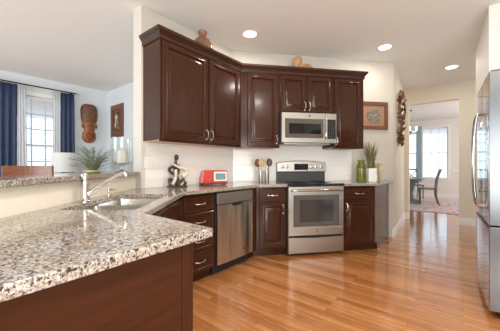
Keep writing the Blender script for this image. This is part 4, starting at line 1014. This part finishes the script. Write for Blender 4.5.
# ------------------------------------------------------------------ dining room
ang = AL
tp = px_at(411.5, 8.0)
o = obj('rug', box(B(), -1.15, 1.15, -1.15, 1.15, 0, 0.012), M['rug']); o.location = (*px_at(411, 7.75), 0.0); o.rotation_euler = (0, 0, AL)
tag(o, 'faded red and pink patterned rug beneath the dining table', 'rug')
RZ = 0.012
t = thing('dining_table', 'grey-washed dining table seen through the doorway', 'table', tp, RZ, AL)
obj('tabletop', box(B(), -0.50, 0.50, -0.30, 0.95, 0.71, 0.755), M['grey_wood'], t, bevel=0.006)
obj('apron', box(B(), -0.42, 0.42, -0.22, 0.86, 0.63, 0.71), M['grey_wood'], t)
bm = B(); lathe(bm, [(0.10, 0.06), (0.085, 0.15), (0.06, 0.3), (0.09, 0.45), (0.11, 0.55), (0.13, 0.63)], 16, c=(0, 0.02, 0)); obj('pedestal', bm, M['grey_wood'], t, smooth=True)
bm = B()
for a in (45, 135, 225, 315): tube(bm, [(0, 0.02, 0.12), (0.35*math.cos(R(a)), 0.02+0.28*math.sin(R(a)), 0.03)], [0.05, 0.03], 8)
obj('feet', bm, M['grey_wood'], t)
def chair(p, rot, lb, xback=False):
    t = thing('dining_chair', lb, 'chair', p, RZ+0.006, rot, 'dining chairs around the grey table')
    obj('seat', box(B(), -0.22, 0.22, -0.22, 0.22, 0.44, 0.475), M['brown_wood'], t, bevel=0.01)
    for x in (-0.19, 0.19):
        obj('leg', tube(B(), [(x, -0.19, 0), (x, -0.19, 0.44)], [0.018, 0.024], 8), M['brown_wood'], t)
        bm = B(); tube(bm, curve([(x, 0.27, 0), (x, 0.20, 0.25), (x, 0.195, 0.46)], 5), [0.018]*5+[0.022]*6, 8); obj('leg', bm, M['brown_wood'], t)
    bm = B()
    for x in (-0.19, 0.19): tube(bm, curve([(x, 0.195, 0.44), (x, 0.23, 0.75), (x, 0.31, 1.02)], 5), 0.02, 8)
    tube(bm, [(-0.19, 0.30, 0.99), (0.19, 0.30, 0.99)], 0.028, 8); tube(bm, [(-0.19, 0.205, 0.60), (0.19, 0.205, 0.60)], 0.018, 8)
    if xback: tube(bm, [(-0.19, 0.21, 0.6), (0.19, 0.295, 0.97)], 0.015, 6); tube(bm, [(0.19, 0.21, 0.6), (-0.19, 0.295, 0.97)], 0.015, 6)
    else:
        for x in (-0.09, 0, 0.09): tube(bm, curve([(x, 0.205, 0.6), (x, 0.24, 0.8), (x, 0.295, 0.98)], 4), 0.012, 6)
    obj('backrest', bm, M['grey_wood'], t, smooth=True)
chair(px_at(427.5, 7.75), R(-120), 'weathered dining chair seen side-on, right of the grey table')
chair(px_at(414.5, 9.15), R(-10), 'cross-backed dining chair beyond the grey table, by the window', True)
# chandelier
p = px_at(409.5, 7.9)
t = thing('chandelier', 'small candle-arm chandelier half hidden by the left side of the doorway', 'chandelier', p, 2.05, 0)
bm = B(); tube(bm, [(0, 0, 0.35), (0, 0, HC-2.05)], 0.008, 6); lathe(bm, [(0.06, HC-2.05-0.03), (0.06, HC-2.05-0.001)], 16); obj('chain', bm, M['rod'], t)
bm = B(); lathe(bm, [(0.0, 0), (0.03, 0.02), (0.045, 0.08), (0.02, 0.16), (0.03, 0.25), (0.012, 0.36)], 16); obj('hub', bm, M['rod'], t, smooth=True)
for k in range(6):
    a = 2*PI*k/6; c, s_ = math.cos(a), math.sin(a)
    bm = B(); tube(bm, curve([(0.03*c, 0.03*s_, 0.10), (0.12*c, 0.12*s_, 0.03), (0.19*c, 0.19*s_, 0.07), (0.20*c, 0.20*s_, 0.13)], 5), 0.007, 6); ar = obj('arm', bm, M['rod'], t)
    bm = B(); lathe(bm, [(0.012, 0.12), (0.012, 0.18), (0.020, 0.20), (0.014, 0.235), (0, 0.25)], 10, c=(0.20*c, 0.20*s_, 0)); obj('bulb', bm, M['bulb'], ar)
